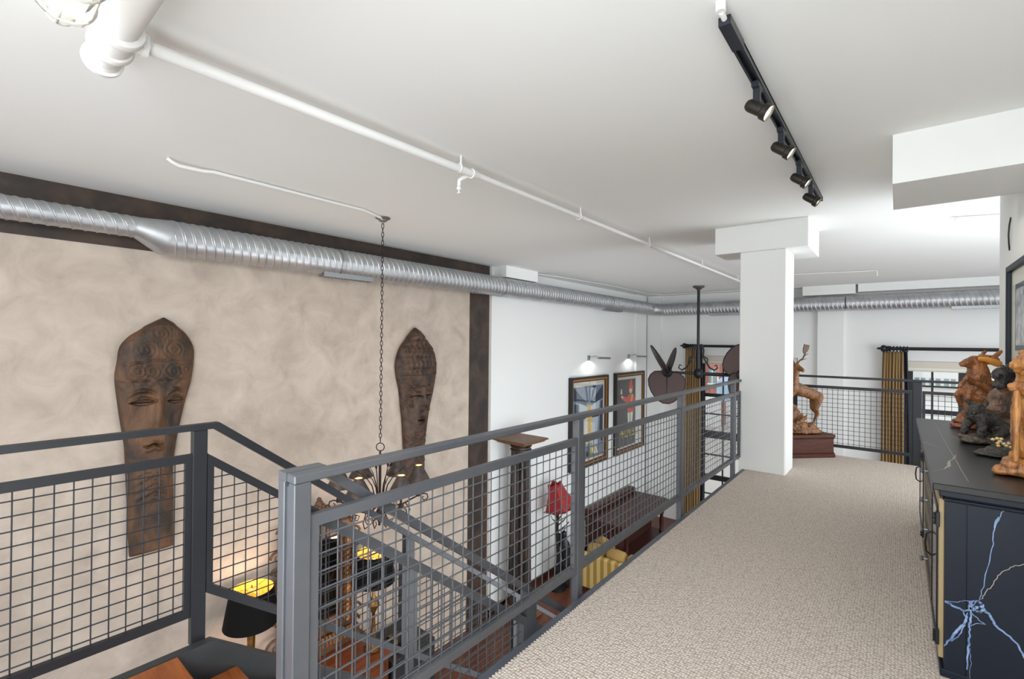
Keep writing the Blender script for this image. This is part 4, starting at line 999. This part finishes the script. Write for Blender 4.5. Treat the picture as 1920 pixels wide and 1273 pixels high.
def curtain(label, xa, xb, lining_w):
    g = thing('curtain', label, 'curtain', ((xa+xb)/2, 14.2, -3.8)); zt, zb = 1.40, -3.86
    def P(u, v):
        z = zt+(zb-zt)*v; sp = 1+.10*min(1, v*3); x = xa+(xb-xa)*u*sp-.02*min(1, v*4)
        amp = .018+.016*min(1, v*6)
        y = 14.22+amp*math.sin(u*2*PI*7+.5*math.sin(v*5))+.012*math.sin(u*31+v*3)+(.012*math.sin(u*2*PI*14) if v < .03 else 0)
        return (x, y, z)
    mb = MB(); mb.grid(P, 140, 40); o = mb.build('drape', M['curtain'], g, ang=80); bake(o, [('SOLIDIFY', dict(thickness=.006))])
    mb = MB(); mb.grid(lambda u, v: (xb+(.0+.06*min(1, v*2))+(xb-xa)*.0+lining_w*u+.05*min(1, v*3)*.3, 14.24+.03*math.sin(u*6+v*2), zt+(zb-zt)*v), 12, 30)
    o = mb.build('lining_edge', M['navy'], g, ang=80); bake(o, [('SOLIDIFY', dict(thickness=.006))])
    for k in range(8):
        x = xa+.02+(xb-xa+lining_w)*k/7.4
        mb = MB(); mb.tube([(x+.006*math.sin(3*t), 14.2+.058*math.sin(t), 1.465+.058*math.cos(t)) for t in [2*PI*i/18 for i in range(18)]], .011, 8, closed=True); mb.cyl((x, 14.2, 1.41), (x, 14.21, 1.385), .007, 6)
        mb.build('curtain_ring', M['navy'], g)
curtain('long gold-brown pleated curtain behind the ceiling fan', -4.93, -4.50, .05)
curtain('long gold-brown pleated curtain with navy edge left of the right-hand window', -.28, .10, .075)
for lb, (a, b), zb in (('cream roller blind rolled high in the window behind the fan', W1, .96), ('cream roller blind at the top of the window above the carvings', W2, .95)):
    g = thing('roller_blind', lb, 'blind', ((a+b)/2, BY+.06, HZ))
    mb = MB(); mb.cbox(a+.01, BY+.03, HZ-.15, b-.01, BY+.095, HZ-.004, .006); mb.build('cassette', M['blind'], g)
    mb = MB(); mb.box(a+.02, BY+.055, zb+.02, b-.02, BY+.058, HZ-.15); mb.build('blind_fabric', M['sill'], g, smooth=False)
    mb = MB(); mb.cyl((a+.02, BY+.056, zb+.012), (b-.02, BY+.056, zb+.012), .014, 10); mb.build('bottom_bar', M['blind'], g)

# ================================================================== DEER ON ITS PLINTH
g = thing('plinth', 'moulded mahogany plinth in the far corner carrying the deer carving', 'plinth', (-.651, 7.815, 0), .80)
mb = MB(); mb.cbox(-.785, .015, .05, -.015, .285, .27, .004); mb.build('body', M['plinth'], g, local=True)
mb = MB(); mb.cbox(-.80, 0, 0, 0, .30, .055, .006); mb.cbox(-.793, .007, .055, -.007, .293, .075, .008); mb.build('base_moulding', M['plinth'], g, local=True)
mb = MB(); mb.cbox(-.793, .007, .25, -.007, .293, .272, .008); mb.cbox(-.80, 0, .272, 0, .30, .315, .006); mb.build('top_slab', M['plinth'], g, local=True)

g = thing('deer_carving', 'carved brown wooden stag with antlers standing over a rocky base on the mahogany plinth', 'sculpture', (-.965, 7.69, .324), YAW)
d = MB(); C = d.capsule; o_ = -.03
def cp(p, q, a, b=None): C((p[0], p[2], p[1]+o_), (q[0], q[2], q[1]+o_), a, b)
cp((.13, .53, 0), (-.02, .59, 0), .075, .078); cp((-.02, .59, 0), (-.22, .66, 0), .078, .098)          # rump, belly, chest
cp((-.22, .68, 0), (-.20, .82, 0), .085, .062); cp((-.20, .80, 0), (-.175, .93, -.01), .062, .048)   # neck
cp((-.175, .945, -.01), (-.15, .92, -.06), .05, .034); cp((-.15, .925, -.05), (-.135, .90, -.10), .034, .024)   # head, muzzle
cp((-.15, .975, .01), (-.095, 1.05, .02), .018, .007); cp((-.20, .975, 0), (-.26, 1.03, .03), .018, .007)       # ears
cp((.15, .54, .01), (.185, .49, .01), .045, .014)                                                     # tail
for s in (-.035, .045):
    cp((.12, .51, s), (.09, .37, s), .062, .032); cp((.09, .37, s), (.135+s*.3, .29, s), .030, .017)
    cp((.135+s*.3, .29, s), (.07+s*.8, .15, s), .016, .013); cp((.07+s*.8, .15, s), (.06+s*.8, .11, s-.01), .014, .018)
    cp((-.22, .62, s), (-.30, .48, s), .05, .026); cp((-.30, .48, s), (-.22, .40, s), .024, .016); cp((-.22, .40, s), (-.24, .34, s), .016, .018)
o = d.build('stag_body', M['deer'], g, local=True); fuse(o, .0075, 3, .4); chisel(o, FUR, .016)
d = MB()
for s in (-1, 1):
    bx = -.175+.02*s
    d.tube([(bx, .0, .965), (bx+.03*s+.02, .02, 1.0), (bx+.07*s+.03, .03, 1.03), (bx+.10*s+.03, .03, 1.10), (bx+.115*s+.02, .03, 1.16)], [.012, .011, .010, .011, .013], 8)
    d.tube([(bx+.03*s+.02, .02, 1.0), (bx+.09*s+.03, -.02, 1.03)], [.008, .003], 6); d.tube([(bx+.08*s+.03, .03, 1.06), (bx+.14*s+.03, .02, 1.10)], [.008, .003], 6)
    cx = bx+.115*s+.02
    d.prism([(cx-.03, 1.10), (cx+.02, 1.12), (cx+.045, 1.17), (cx+.05, 1.22), (cx+.035, 1.205), (cx+.02, 1.225), (cx+.005, 1.205), (cx-.015, 1.235), (cx-.025, 1.20), (cx-.035, 1.15)], lambda a, b, h: (a, .03+h, b), -.009, .009)
d.build('antler', M['antler'], g, local=True)
d = MB()
for (x, z, y, r) in ((-.30, .22, 0, .12), (-.22, .27, .0, .10), (-.16, .19, -.02, .10), (-.34, .12, 0, .09), (-.12, .10, -.04, .085), (-.26, .09, -.06, .10), (.02, .085, -.02, .06), (.07, .07, .03, .05), (-.2, .34, .02, .06), (-.36, .08, 0, .07)): d.ell((x, y, z), (r, r*.8, r*.9), 14, 10)
for (x, z, rx, ry, h) in ((-.13, .0, .32, .115, .035), (-.13, .03, .29, .11, .03), (-.14, .055, .25, .10, .03)): d.lathe([(rx*.94, 0), (rx, h*.3), (rx, h*.7), (rx*.94, h)], (0, 0, 0), 40); \
    [None for _ in [0] if [d.v.__setitem__(i, (d.v[i][0]+x, d.v[i][1]*ry/rx, d.v[i][2]+z)) for i in range(len(d.v)-160, len(d.v))]]
for k in range(9):
    t = k*.7; d.tube([(-.30+.02*k, -.10, .06+.012*k), (-.26+.02*k, -.13, .12+.015*k), (-.22+.018*k, -.11, .18+.01*k)], [.014, .018, .008], 6)
o = d.build('rock_base', M['deer'], g, local=True); fuse(o, .0085, 2, .4); chisel(o, CHIP, .035)

# ================================================================== BLACK CABINET
g = thing('sideboard', 'black cabinet with marbled dark top and pale blue painted cracks on its end', 'cabinet', (.4, 4.25, 0))
mb = MB(); mb.box(.175, 3.01, .0, .70, 5.46, .845)
mb.build('carcass', M['cabinet'], g, smooth=False)
mb = MB(); mb.cbox(.13, 2.975, .872, .712, 5.54, .905, .004); mb.cur = 1
lay = [0]
def ribbon(pts, w, mp, key):
    mb.cur = key; lay[0] += 1; e = .0006+.00005*lay[0]; P_ = [Vector((p[0], p[1])) for p in pts]
    out = []                                                           # jittered subdivision: a cracked line
    for i in range(len(P_)-1):
        for k in range(4):
            q = P_[i].lerp(P_[i+1], k/4); out.append(q+Vector((random.uniform(-1, 1), random.uniform(-1, 1)))*.003)
    out.append(P_[-1])
    n = len(out)
    for i in range(n-1):
        d_ = (out[i+1]-out[i]).normalized(); nrm = Vector((-d_.y, d_.x))
        w0 = w(i/(n-1)); w1 = w((i+1)/(n-1))
        a, b, c, d2 = out[i]+nrm*w0, out[i]-nrm*w0, out[i+1]-nrm*w1, out[i+1]+nrm*w1
        mb.add([mp(a, e), mp(b, e), mp(c, e), mp(d2, e)], [(0, 1, 2, 3)])
top = lambda p, e: (p.x, p.y, .905+e)
ribbon([(.242, 5.307), (.252, 4.2), (.263, 3.111)], lambda t: .0014, top, 1)
ribbon([(.135, 4.186), (.18, 4.09), (.234, 3.981)], lambda t: .003*(1-t)+.0012, top, 1)
ribbon([(.147, 3.256), (.19, 3.34), (.21, 3.423), (.23, 3.60), (.25, 3.70), (.272, 3.829)], lambda t: .0015+.006*gs(t-.45, .16)+.004*gs(t-.85, .08), top, 1)
ribbon([(.137, 5.355), (.25, 5.28), (.365, 5.151)], lambda t: .002, top, 1)
ribbon([(.30, 4.6), (.33, 4.45), (.35, 4.42)], lambda t: .003*(1-t)+.001, top, 1)
mb.build('top', [M['cabtop'], M['vein2']], g, recalc=False, ang=30)
mb = MB(); mb.cbox(.155, 2.99, .845, .705, 5.47, .873, .003); mb.cbox(.165, 2.988, .828, .705, 5.465, .838, .003); mb.build('cornice', M['cabinet'], g)
mb = MB(); mb.box(.176, 3.001, .03, .247, 3.011, .82); mb.box(.251, 3.001, .03, .70, 3.011, .82)
endp = lambda p, e: (p.x, 3.001-e, p.y)
VW = .62
B2 = lambda a, b=.002: (lambda t: a*math.sin(PI*min(1, t*.9+.1))**.7+b)
for pts, w in (([(.367, .823), (.350, .782)], lambda t: .0015+.002*t), ([(.350, .790), (.347, .774), (.338, .727)], lambda t: .002+.0065*gs(t-.45, .35)), ([(.338, .73), (.335, .668), (.317, .552), (.300, .44), (.291, .402), (.27, .364)], lambda t: .0028-.0008*t),
               ([(.275, .351), (.25, .337), (.232, .333), (.20, .345), (.176, .352)], lambda t: .004+.005*t), ([(.232, .335), (.246, .31), (.25, .285), (.243, .279)], lambda t: .004),
               ([(.254, .328), (.246, .285), (.225, .24), (.21, .213), (.19, .17), (.175, .143)], lambda t: .003+.005*math.sin(PI*t)), ([(.246, .268), (.226, .215), (.20, .175)], lambda t: .003),
               ([(.264, .36), (.262, .30), (.261, .264), (.260, .22), (.257, .173), (.252, .068)], lambda t: .004+.002*math.sin(PI*t*2)**2), ([(.262, .17), (.266, .10), (.262, .03)], lambda t: .0015),
               ([(.296, .374), (.312, .357), (.328, .342), (.341, .31), (.36, .293), (.38, .281), (.41, .25), (.43, .202), (.45, .15)], lambda t: .0085-.004*t),
               ([(.27, .33), (.29, .31), (.31, .296)], lambda t: .003), ([(.262, .269), (.285, .292), (.313, .299)], lambda t: .002)): ribbon(pts, (lambda t, w=w: VW*w(t)), endp, 1)
ring = [(.283+.022*math.cos(t), .368+.024*math.sin(t)) for t in [2*PI*i/10 for i in range(11)]]
ribbon(ring, lambda t: .003+.002*math.sin(9*t)**2, endp, 1); ribbon([(.262, .385), (.262, .345), (.275, .355), (.285, .37)], lambda t: .006, endp, 1)
ribbon([(.299, .405), (.312, .44), (.328, .474), (.35, .53), (.378, .564), (.40, .588), (.429, .605), (.5, .63)], lambda t: .0014, endp, 2)
ribbon([(.285, .392), (.25, .383), (.221, .367), (.179, .356)], lambda t: .0014, endp, 1)
mb.build('end_panel', [M['cabinet'], M['vein'], M['vein2']], g, recalc=False, smooth=False)
fx = .175
def front(y0, y1, z0, z1, kind, nm):
    mb = MB(); mb.cbox(fx-.018, y0, z0, fx+.002, y1, z1, .003); d_ = mb.build(nm, M['tan'] if kind == 'door' else M['cabinet'], g)
    if kind == 'door':
        mb = MB(); mb.box(fx-.021, y0+.07, z0+.07, fx-.012, y1-.07, z1-.07); mb.build('door_glass', M['dglass'], d_, smooth=False)
        mb = MB(); mb.cbox(fx-.024, y0+.05, z0+.05, fx-.016, y0+.075, z1-.05, .002); mb.cbox(fx-.024, y1-.075, z0+.05, fx-.016, y1-.05, z1-.05, .002); mb.cbox(fx-.024, y0+.075, z0+.05, fx-.016, y1-.075, z0+.075, .002); mb.cbox(fx-.024, y0+.075, z1-.075, fx-.016, y1-.075, z1-.05, .002); mb.build('door_moulding', M['cabinet'], d_)
        for z in (z0+.1, z1-.1):
            mb = MB(); mb.cbox(fx-.030, y0-.018, z-.035, fx-.016, y0+.018, z+.035, .002)
            for q in (-.02, .0, .02): mb.cyl((fx-.032, y0, z+q-.008), (fx-.032, y0, z+q+.008), .007, 8)
            mb.build('hinge', M['black'], d_)
        mb = MB(); yh = y1-.05; zc = (z0+z1)/2
        mb.tube([(fx-.018, yh, zc-.07), (fx-.045, yh, zc-.05), (fx-.05, yh, zc), (fx-.045, yh, zc+.05), (fx-.018, yh, zc+.07)], .005, 8); mb.build('handle', M['black'], d_)
    else:
        mb = MB(); e = .012
        mb.box(fx-.0195, y0+e, z0+e, fx-.017, y1-e, z0+e+.008); mb.box(fx-.0195, y0+e, z1-e-.008, fx-.017, y1-e, z1-e); mb.box(fx-.0195, y0+e, z0+e, fx-.017, y0+e+.008, z1-e); mb.box(fx-.0195, y1-e-.008, z0+e, fx-.017, y1-e, z1-e)
        mb.build('trim_line', M['tan'], d_, smooth=False)
        mb = MB(); mb.lathe([(.006, 0), (.006, .018), (.016, .022), (.018, .03), (.012, .036), (.0001, .038)], (fx-.018, (y0+y1)/2, (z0+z1)/2), 16, (-1, 0, 0)); mb.build('knob', M['ductseam'], d_)
front(3.05, 3.60, .06, .82, 'door', 'door')
for k in range(4): front(3.66, 4.58, .06+k*.192, .06+k*.192+.182, 'drawer', 'drawer')
front(4.66, 5.44, .06, .82, 'door', 'door')
mb = MB(); mb.cbox(.16, 2.995, 0, .705, 5.47, .035, .004); mb.build('plinth_base', M['cabinet'], g)

# ================================================================== CARVINGS ON THE CABINET
def carve(): 
    d = MB()
    return d, (lambda p, q, a, b=None: d.capsule((p[0], p[2] if len(p) > 2 else 0, p[1]), (q[0], q[2] if len(q) > 2 else 0, q[1]), a, b))
def slab(d, x, z, rx, ry, h, y=0, n=40, seed=1):
    r = random.Random(seed); ph = [r.uniform(0, 6) for _ in range(4)]; vs = []; fs = []; k = 6
    prof = [(.93, 0), (1, .2), (1, .55), (.95, .8), (.8, 1), (.0, 1)]
    for (q, hh) in prof:
        for j in range(n):
            t = 2*PI*j/n; w = 1+.07*math.sin(3*t+ph[0])+.05*math.sin(5*t+ph[1])+.02*math.sin(11*t+ph[2]); vs.append((x+rx*q*w*math.cos(t), y+ry*q*w*math.sin(t), z+h*hh))
    for i in range(k-1):
        for j in range(n): fs.append((i*n+j, i*n+(j+1) % n, (i+1)*n+(j+1) % n, (i+1)*n+j))
    fs.append(tuple(range(n))[::-1]); d.add(vs, fs)
TZ = .912
# 1 golden bear with a staff, nearest
g = thing('golden_bear_carving', 'golden carved wooden bear leaning on a staff, nearest on the black cabinet', 'sculpture', (.437, 3.395, TZ), YAW)
d, c = carve()
c((.11, .14), (.12, .30), .075, .085); c((.12, .30), (.12, .46), .085, .07); c((.12, .46), (.09, .545), .06, .052)
c((.09, .55), (.075, .555), .055, .05); c((.07, .552), (.022, .545), .036, .024); c((.05, .53), (.03, .518), .02, .014)
c((.075, .60, -.035), (.075, .605, -.036), .018); c((.10, .60, .035), (.10, .605, .036), .018)
c((.10, .46, -.05), (.045, .41, -.07), .05, .042); c((.045, .41, -.07), (-.015, .445, -.055), .042, .027); c((-.015, .445, -.05), (-.03, .44, -.04), .026, .022)
c((.13, .44, .04), (.155, .38, .05), .045, .035); c((.155, .38, .05), (.15, .30, .0), .035, .028)
for s in (-.045, .05):
    c((.14, .20, s), (.125, .11, s), .062, .045); c((.125, .11, s), (.115, .085, s), .045, .04); c((.115, .088, s), (.075, .085, s), .032, .024)
o = d.build('bear_body', M['gbear'], g, local=True); fuse(o, 0.0051, 3, .4); chisel(o, FUR, 0.01)
d = MB()
for y in (-.014, .014): d.ell((.050, y-.008+.0, .575), (.006, .006, .006), 10, 8)
d.build('eyes', M['black'], g, local=True)
d = MB(); d.tube([(-.022, -.05, .445), (-.024, -.052, .3), (-.030, -.054, .078)], [.014, .013, .010], 12); d.build('staff', M['gbear'], g, local=True)
d, c = carve(); slab(d, .09, 0, .145, .095, .042, seed=2); slab(d, .095, .036, .13, .085, .042, seed=5); c((.10, .08, .04), (.14, .1, .04), .04, .03)
o = d.build('carved_base', M['gbear'], g, local=True); fuse(o, 0.0059, 2, .4); chisel(o, CHIP, 0.012)
# 2 black bear on a rock behind
g = thing('bear_carving', 'black carved bear on top of a tall swirling brown rock behind the crouching bear', 'sculpture', (.552, 4.69, TZ), YAW)
d, c = carve(); ZB = .352
c((.03, .085+ZB), (.085, .08+ZB, .01), .052, .05); c((.01, .09+ZB), (-.015, .10+ZB, -.02), .05, .044); c((-.015, .10+ZB, -.02), (-.03, .09+ZB, -.035), .042, .034); c((-.04, .086+ZB, -.04), (-.066, .082+ZB, -.05), .024, .017)
c((.012, .142+ZB, -.03), (.018, .155+ZB, -.032), .016, .010); c((.045, .135+ZB, .03), (.05, .15+ZB, .03), .016, .010)
for (x, y) in ((-.035, -.04), (.025, .035), (.075, -.03), (.09, .03)): c((x+.015, .08+ZB, y), (x, .015+ZB, y), .032, .022); c((x, .015+ZB, y), (x-.018, .010+ZB, y), .022, .018)
o = d.build('bear_body', M['bear2'], g, local=True); fuse(o, .0055, 2, .35); chisel(o, FUR, .014)
d, c = carve()
for (x, z, y, r) in ((.03, .27, -.01, .105), (-.02, .20, -.03, .085), (.04, .20, -.02, .10), (.02, .11, -.02, .095), (-.02, .10, -.03, .07), (.045, .31, -.0, .07), (.0, .05, -.02, .085)): d.ell((x, y, z), (r, r*.8, r*.9), 16, 12)
for k in range(7):
    pts = []
    for i in range(14):
        t = i/13*PI*1.15; r = .03+.016*k; pts.append((.045-r*math.cos(t)*1.05, -.095+.005*k, .235+r*.85*math.sin(t)))
    d.tube(pts, [.010]*14, 6)
slab(d, .0, .0, .10, .085, .02, y=-.01, seed=7)
o = d.build('carved_rock', M['rock2'], g, local=True); fuse(o, .0055, 2, .35); chisel(o, CHIP, .018)
# low dark carving with pale petals, between the bears
g = thing('flower_carving', 'low dark layered carving with cream-yellow petals beside the golden bear', 'sculpture', (.45, 3.93, TZ), YAW)
d, c = carve(); slab(d, .02, 0, .12, .085, .018, seed=31); slab(d, .03, .016, .105, .075, .016, seed=32); slab(d, .04, .03, .09, .065, .018, seed=33)
for k in range(9):
    a = -.3+.28*k; c((.05+.02*math.cos(a), .05, .03*math.sin(a)), (.05+.085*math.cos(a), .062+.03*math.sin(k*1.7)**2, .07*math.sin(a)), .018, .009)
o = d.build('layered_base', M['bear'], g, local=True); fuse(o, .005, 2, .35); chisel(o, CHIP, .014)
d = MB()
for k in range(11):
    a = 2.1+.37*k; r = .018+.012*(k % 3); d.ell((.0+r*math.cos(a)*1.6, -.045+.3*r*math.sin(a), .092+r*.8*math.sin(a)), (.011, .008, .008), 10, 8)
d.build('petals', mat('cream_yellow_petal', (214, 200, 160), .5, col2=(206, 160, 70), vscale=30), g, local=True)
# 3 small black bear crouching, in front
g = thing('bear_carving', 'small black carved bear crouching on a flat oval base in front of the tall rock', 'sculpture', (.405, 4.38, TZ), YAW)
d, c = carve()
c((.0, .185), (.075, .155), .054, .060); c((.075, .155), (.145, .10), .060, .054); c((.145, .10), (.165, .075), .054, .045)
c((.0, .195), (-.012, .225, -.01), .048, .042); c((-.012, .23, -.01), (-.038, .218, -.03), .040, .028); c((-.042, .215, -.035), (-.064, .203, -.045), .021, .014)
c((-.035, .265, .02), (-.038, .273, .022), .014); c((.022, .255, -.04), (.030, .272, -.042), .015, .008)
c((.005, .17, -.035), (-.008, .09, -.045), .034, .025); c((-.008, .09, -.045), (-.012, .05, -.045), .024, .021); c((-.012, .05, -.045), (-.036, .046, -.05), .021, .017)
c((.02, .16, .04), (-.03, .10, .04), .034, .024); c((-.03, .10, .04), (-.04, .06, .04), .024, .02)
c((.14, .10, -.045), (.085, .055, -.06), .046, .03); c((.085, .055, -.06), (.05, .043, -.06), .026, .02); c((.14, .09, .05), (.11, .05, .05), .045, .03)
o = d.build('bear_body', M['bear'], g, local=True); fuse(o, .005, 2, .35); chisel(o, FUR, .012)
d, c = carve(); slab(d, .06, 0, .16, .095, .034, seed=12); slab(d, -.02, .028, .075, .065, .020, seed=13); slab(d, .12, .028, .09, .075, .02, seed=15)
for k in range(7): c((.06+.02*k, .035, -.07+.01*(k % 3)), (.08+.018*k, .05, -.05), .012, .008)
o = d.build('oval_base', M['rock'], g, local=True); fuse(o, .005, 2, .4); chisel(o, CHIP, .016)
# 4 rearing horse, farthest
g = thing('horse_carving', 'brown carved rearing horse with raised foreleg, farthest carving on the black cabinet', 'sculpture', (.40, 5.12, TZ), YAW)
d, c = carve(); ZH = .107
c((.13, .14+ZH), (.11, .27+ZH), .078, .075); c((.11, .27+ZH), (.075, .20+ZH), .062, .05); c((.12, .29+ZH), (.11, .37+ZH), .075, .058)
c((.11, .37+ZH), (.09, .41+ZH), .055, .046); c((.09, .415+ZH), (.03, .405+ZH), .044, .030); c((.03, .405+ZH), (-.005, .393+ZH), .03, .021); c((.0, .39+ZH), (-.008, .386+ZH), .02)
c((.05, .375+ZH), (.02, .375+ZH), .02, .014)
c((.145, .43+ZH, .03), (.205, .492+ZH, .03), .018, .010); c((.21, .44+ZH, -.02), (.275, .492+ZH, -.02), .02, .012); c((.16, .43+ZH), (.24, .42+ZH), .04, .035)
c((.15, .18+ZH, -.07), (.07, .22+ZH, -.09), .034, .025); c((.07, .22+ZH, -.09), (-.02, .265+ZH, -.085), .023, .017); c((-.02, .265+ZH, -.085), (-.055, .285+ZH, -.085), .018, .018); c((-.055, .285+ZH, -.085), (-.095, .238+ZH, -.085), .015, .013); c((-.095, .24+ZH, -.085), (-.107, .225+ZH, -.085), .017, .015)
c((.08, .2+ZH, .05), (.0, .14+ZH, .05), .04, .022); c((.0, .14+ZH, .05), (.03, .06+ZH, .05), .02, .016)
for s in (-.045, .05):
    c((.15, .12+ZH, s), (.19, .0+ZH, s), .06, .032); c((.19, .0+ZH, s), (.15, -.05+ZH, s), .028, .02)
c((.04, .26+ZH, -.03), (.10, .31+ZH, -.05), .03, .03); c((.055, .20+ZH), (.035, .12+ZH), .035, .024); c((.035, .12+ZH), (.045, -.02+ZH), .024, .03)
for k in range(6): c((.06+.025*k, .30+ZH-.01*k, -.06), (.075+.03*k, .24+ZH-.012*k, -.068), .012, .009)
o = d.build('horse_body', M['horse'], g, local=True); fuse(o, 0.0055, 3, .4); chisel(o, FUR, 0.014)
d = MB(); d.tube([(.075, -.045, .435+ZH), (.12, -.06, .428+ZH), (.17, -.065, .41+ZH), (.215, -.06, .395+ZH)], [.014, .022, .027, .026], 14); d.build('polished_horn', M['amber'], g, local=True)
d, c = carve(); slab(d, .06, 0, .14, .09, .035, seed=21)
o = d.build('wood_base', M['redwood'], g, local=True); d, c = carve(); slab(d, .05, .034, .11, .07, .03, seed=22); c((.0, .07), (.06, .10), .04, .05); c((.12, .06), (.2, .09), .05, .04)
o = d.build('carved_ground', M['horse'], g, local=True); fuse(o, 0.0059, 2, .4); chisel(o, CHIP, 0.02)

# ================================================================== STREET OUTSIDE
mb = MB(); mb.box(-60, BY+.31, FZ-.5, 60, 80, FZ-.3); struct(mb.build('street', M['street'], smooth=False))
def building(name, label, x0, x1, y0, z1, m, cols, rows, ww, wh, zs, dp=8):
    g = thing(name, label, 'building', ((x0+x1)/2, y0+4, FZ-.3))
    mb = MB(); mb.box(x0, y0, FZ-.3, x1, y0+dp, z1); mb.build('facade', m, g, smooth=False)
    mb = MB(); mb.box(x0-.15, y0-.15, z1, x1+.15, y0+dp+.1, z1+.3); mb.build('roof_edge', M['palebld'], g, smooth=False)
    for i in range(cols):
        for j in range(rows):
            xc = x0+(x1-x0)*(i+.5)/cols; zc = zs+j*(wh+.9)
            mb = MB(); mb.box(xc-ww/2, y0-.05, zc, xc+ww/2, y0+.05, zc+wh); f = mb.build('window', M['farwin'], g, smooth=False)
            mb = MB(); mb.box(xc-ww/2-.06, y0-.09, zc-.1, xc+ww/2+.06, y0+.02, zc); mb.box(xc-.03, y0-.07, zc, xc+.03, y0-.04, zc+wh); mb.build('window_frame', M['palebld'], f, smooth=False)
building('brick_building', 'red brick building across the street seen through the left window', -16.0, -9.45, 34, 5.2, M['brick'], 7, 3, .5, 1.0, -1.2, 1.6)
bb = bpy.data.objects['brick_building']
mb = MB(); mb.box(-16.1, 33.9, FZ-.3, -9.4, 34.2, -1.95); mb.build('pale_shopfront', M['palebld'], bb, smooth=False)
building('white_building', 'pale building with blue-grey windows seen through the right window', .65, 9.0, 34, 3.2, M['palebld'], 14, 1, .44, .42, -.62)
g = thing('awning', 'pale blue awning beside the brick building across the street', 'awning', (-8.2, 31, FZ))
mb = MB(); mb.prism([(30.5, -.75), (32.5, -.5), (32.5, -.6), (30.5, -2.0)], lambda a, b, h: (h, a, b), -8.65, -7.75); mb.build('canvas', M['farblue'], g, smooth=False)
for x in (-8.6, -7.8):
    mb = MB(); mb.cyl((x, 30.55, FZ-.3), (x, 30.55, -.5), .05, 8); mb.build('post', M['palebld'], g)

# ================================================================== LIGHT
w = bpy.data.worlds.new('sky'); S.world = w; w.use_nodes = True
bg = w.node_tree.nodes['Background']; bg.inputs['Color'].default_value = (.92, .965, 1.0, 1); bg.inputs['Strength'].default_value = 1.15
def area(name, loc, direction, sx, sy, energy, col=(1, 1, 1)):
    l = bpy.data.lights.new(name, 'AREA'); l.shape = 'RECTANGLE'; l.size = sx; l.size_y = sy; l.energy = energy; l.color = col
    o = bpy.data.objects.new(name, l); COL.objects.link(o); o.location = loc; o.rotation_euler = Vector(direction).to_track_quat('-Z', 'Y').to_euler(); return o
COOL = (.90, .96, 1.0)
area('fill_back_up', (-1.5, -2.6, 1.2), (-.1, .75, .75), 4.5, 2.0, 42, COOL)  # added fill behind the camera, lifts the ceiling; no real fixture
area('fill_under_walkway', (-.15, 5.2, -1.85), (-1, -.12, .55), 5.4, 2.6, 195, COOL)  # unseen fill hidden below the slab, brightens feature wall and ceiling
area('fill_behind_left', (-.1, -1.5, 2.35), (-1, .55, -.25), 1.6, .8, 62, COOL)  # added fill from behind, lights plaster and masks; not a track lamp
area('fill_right_up', (2.2, 7.0, .3), (-.35, -.3, 1), 1.4, 2.4, 88, COOL)  # added upward fill past the pier, brightens the far ceiling
area('fill_walkway_up', (-.3, -1.3, .5), (.05, .5, 1), 1.8, .9, 42, COOL)  # unseen upward fill, added to brighten the near right ceiling
area('fill_behind_down', (-.35, -1.5, 2.5), (0, .66, -.75), 1.8, 1.0, 38, COOL)  # added downward fill for carpet and cabinet, no lamp of the room
area('fill_right_side', (4.9, 8.4, .8), (-1, -.02, .30), 4.4, 2.6, 125, COOL)  # added area fill out of view, brightens column side and back wall
l = bpy.data.lights.new('jar_bulb', 'POINT'); l.energy = .35; l.shadow_soft_size = .06; l.color = (1, .95, .88)
o = bpy.data.objects.new('jar_bulb', l); COL.objects.link(o); o.location = (-2.2, .27, 2.62)

# ================================================================== CAMERA
cam = bpy.data.cameras.new('camera'); cam.sensor_width = 36; cam.sensor_fit = 'HORIZONTAL'; cam.lens = 36*880/1920; cam.clip_start = .05; cam.clip_end = 300
co = bpy.data.objects.new('camera', cam); COL.objects.link(co)
Fv = Vector((-.63507, .77244, .00418)); Rv = Vector((.77244, .63501, .01023)); Uv = Rv.cross(Fv).normalized(); Rv = Fv.cross(Uv).normalized(); Fv.normalize()
co.matrix_world = Matrix(((Rv.x, Uv.x, -Fv.x, 0), (Rv.y, Uv.y, -Fv.y, 0), (Rv.z, Uv.z, -Fv.z, 1.55), (0, 0, 0, 1)))
S.camera = co
S.view_settings.view_transform = 'Standard'; S.view_settings.look = 'None'; S.view_settings.gamma = 1; S.view_settings.exposure = 0.62
S.cycles.use_denoising = True; S.cycles.max_bounces = 10; S.cycles.diffuse_bounces = 6
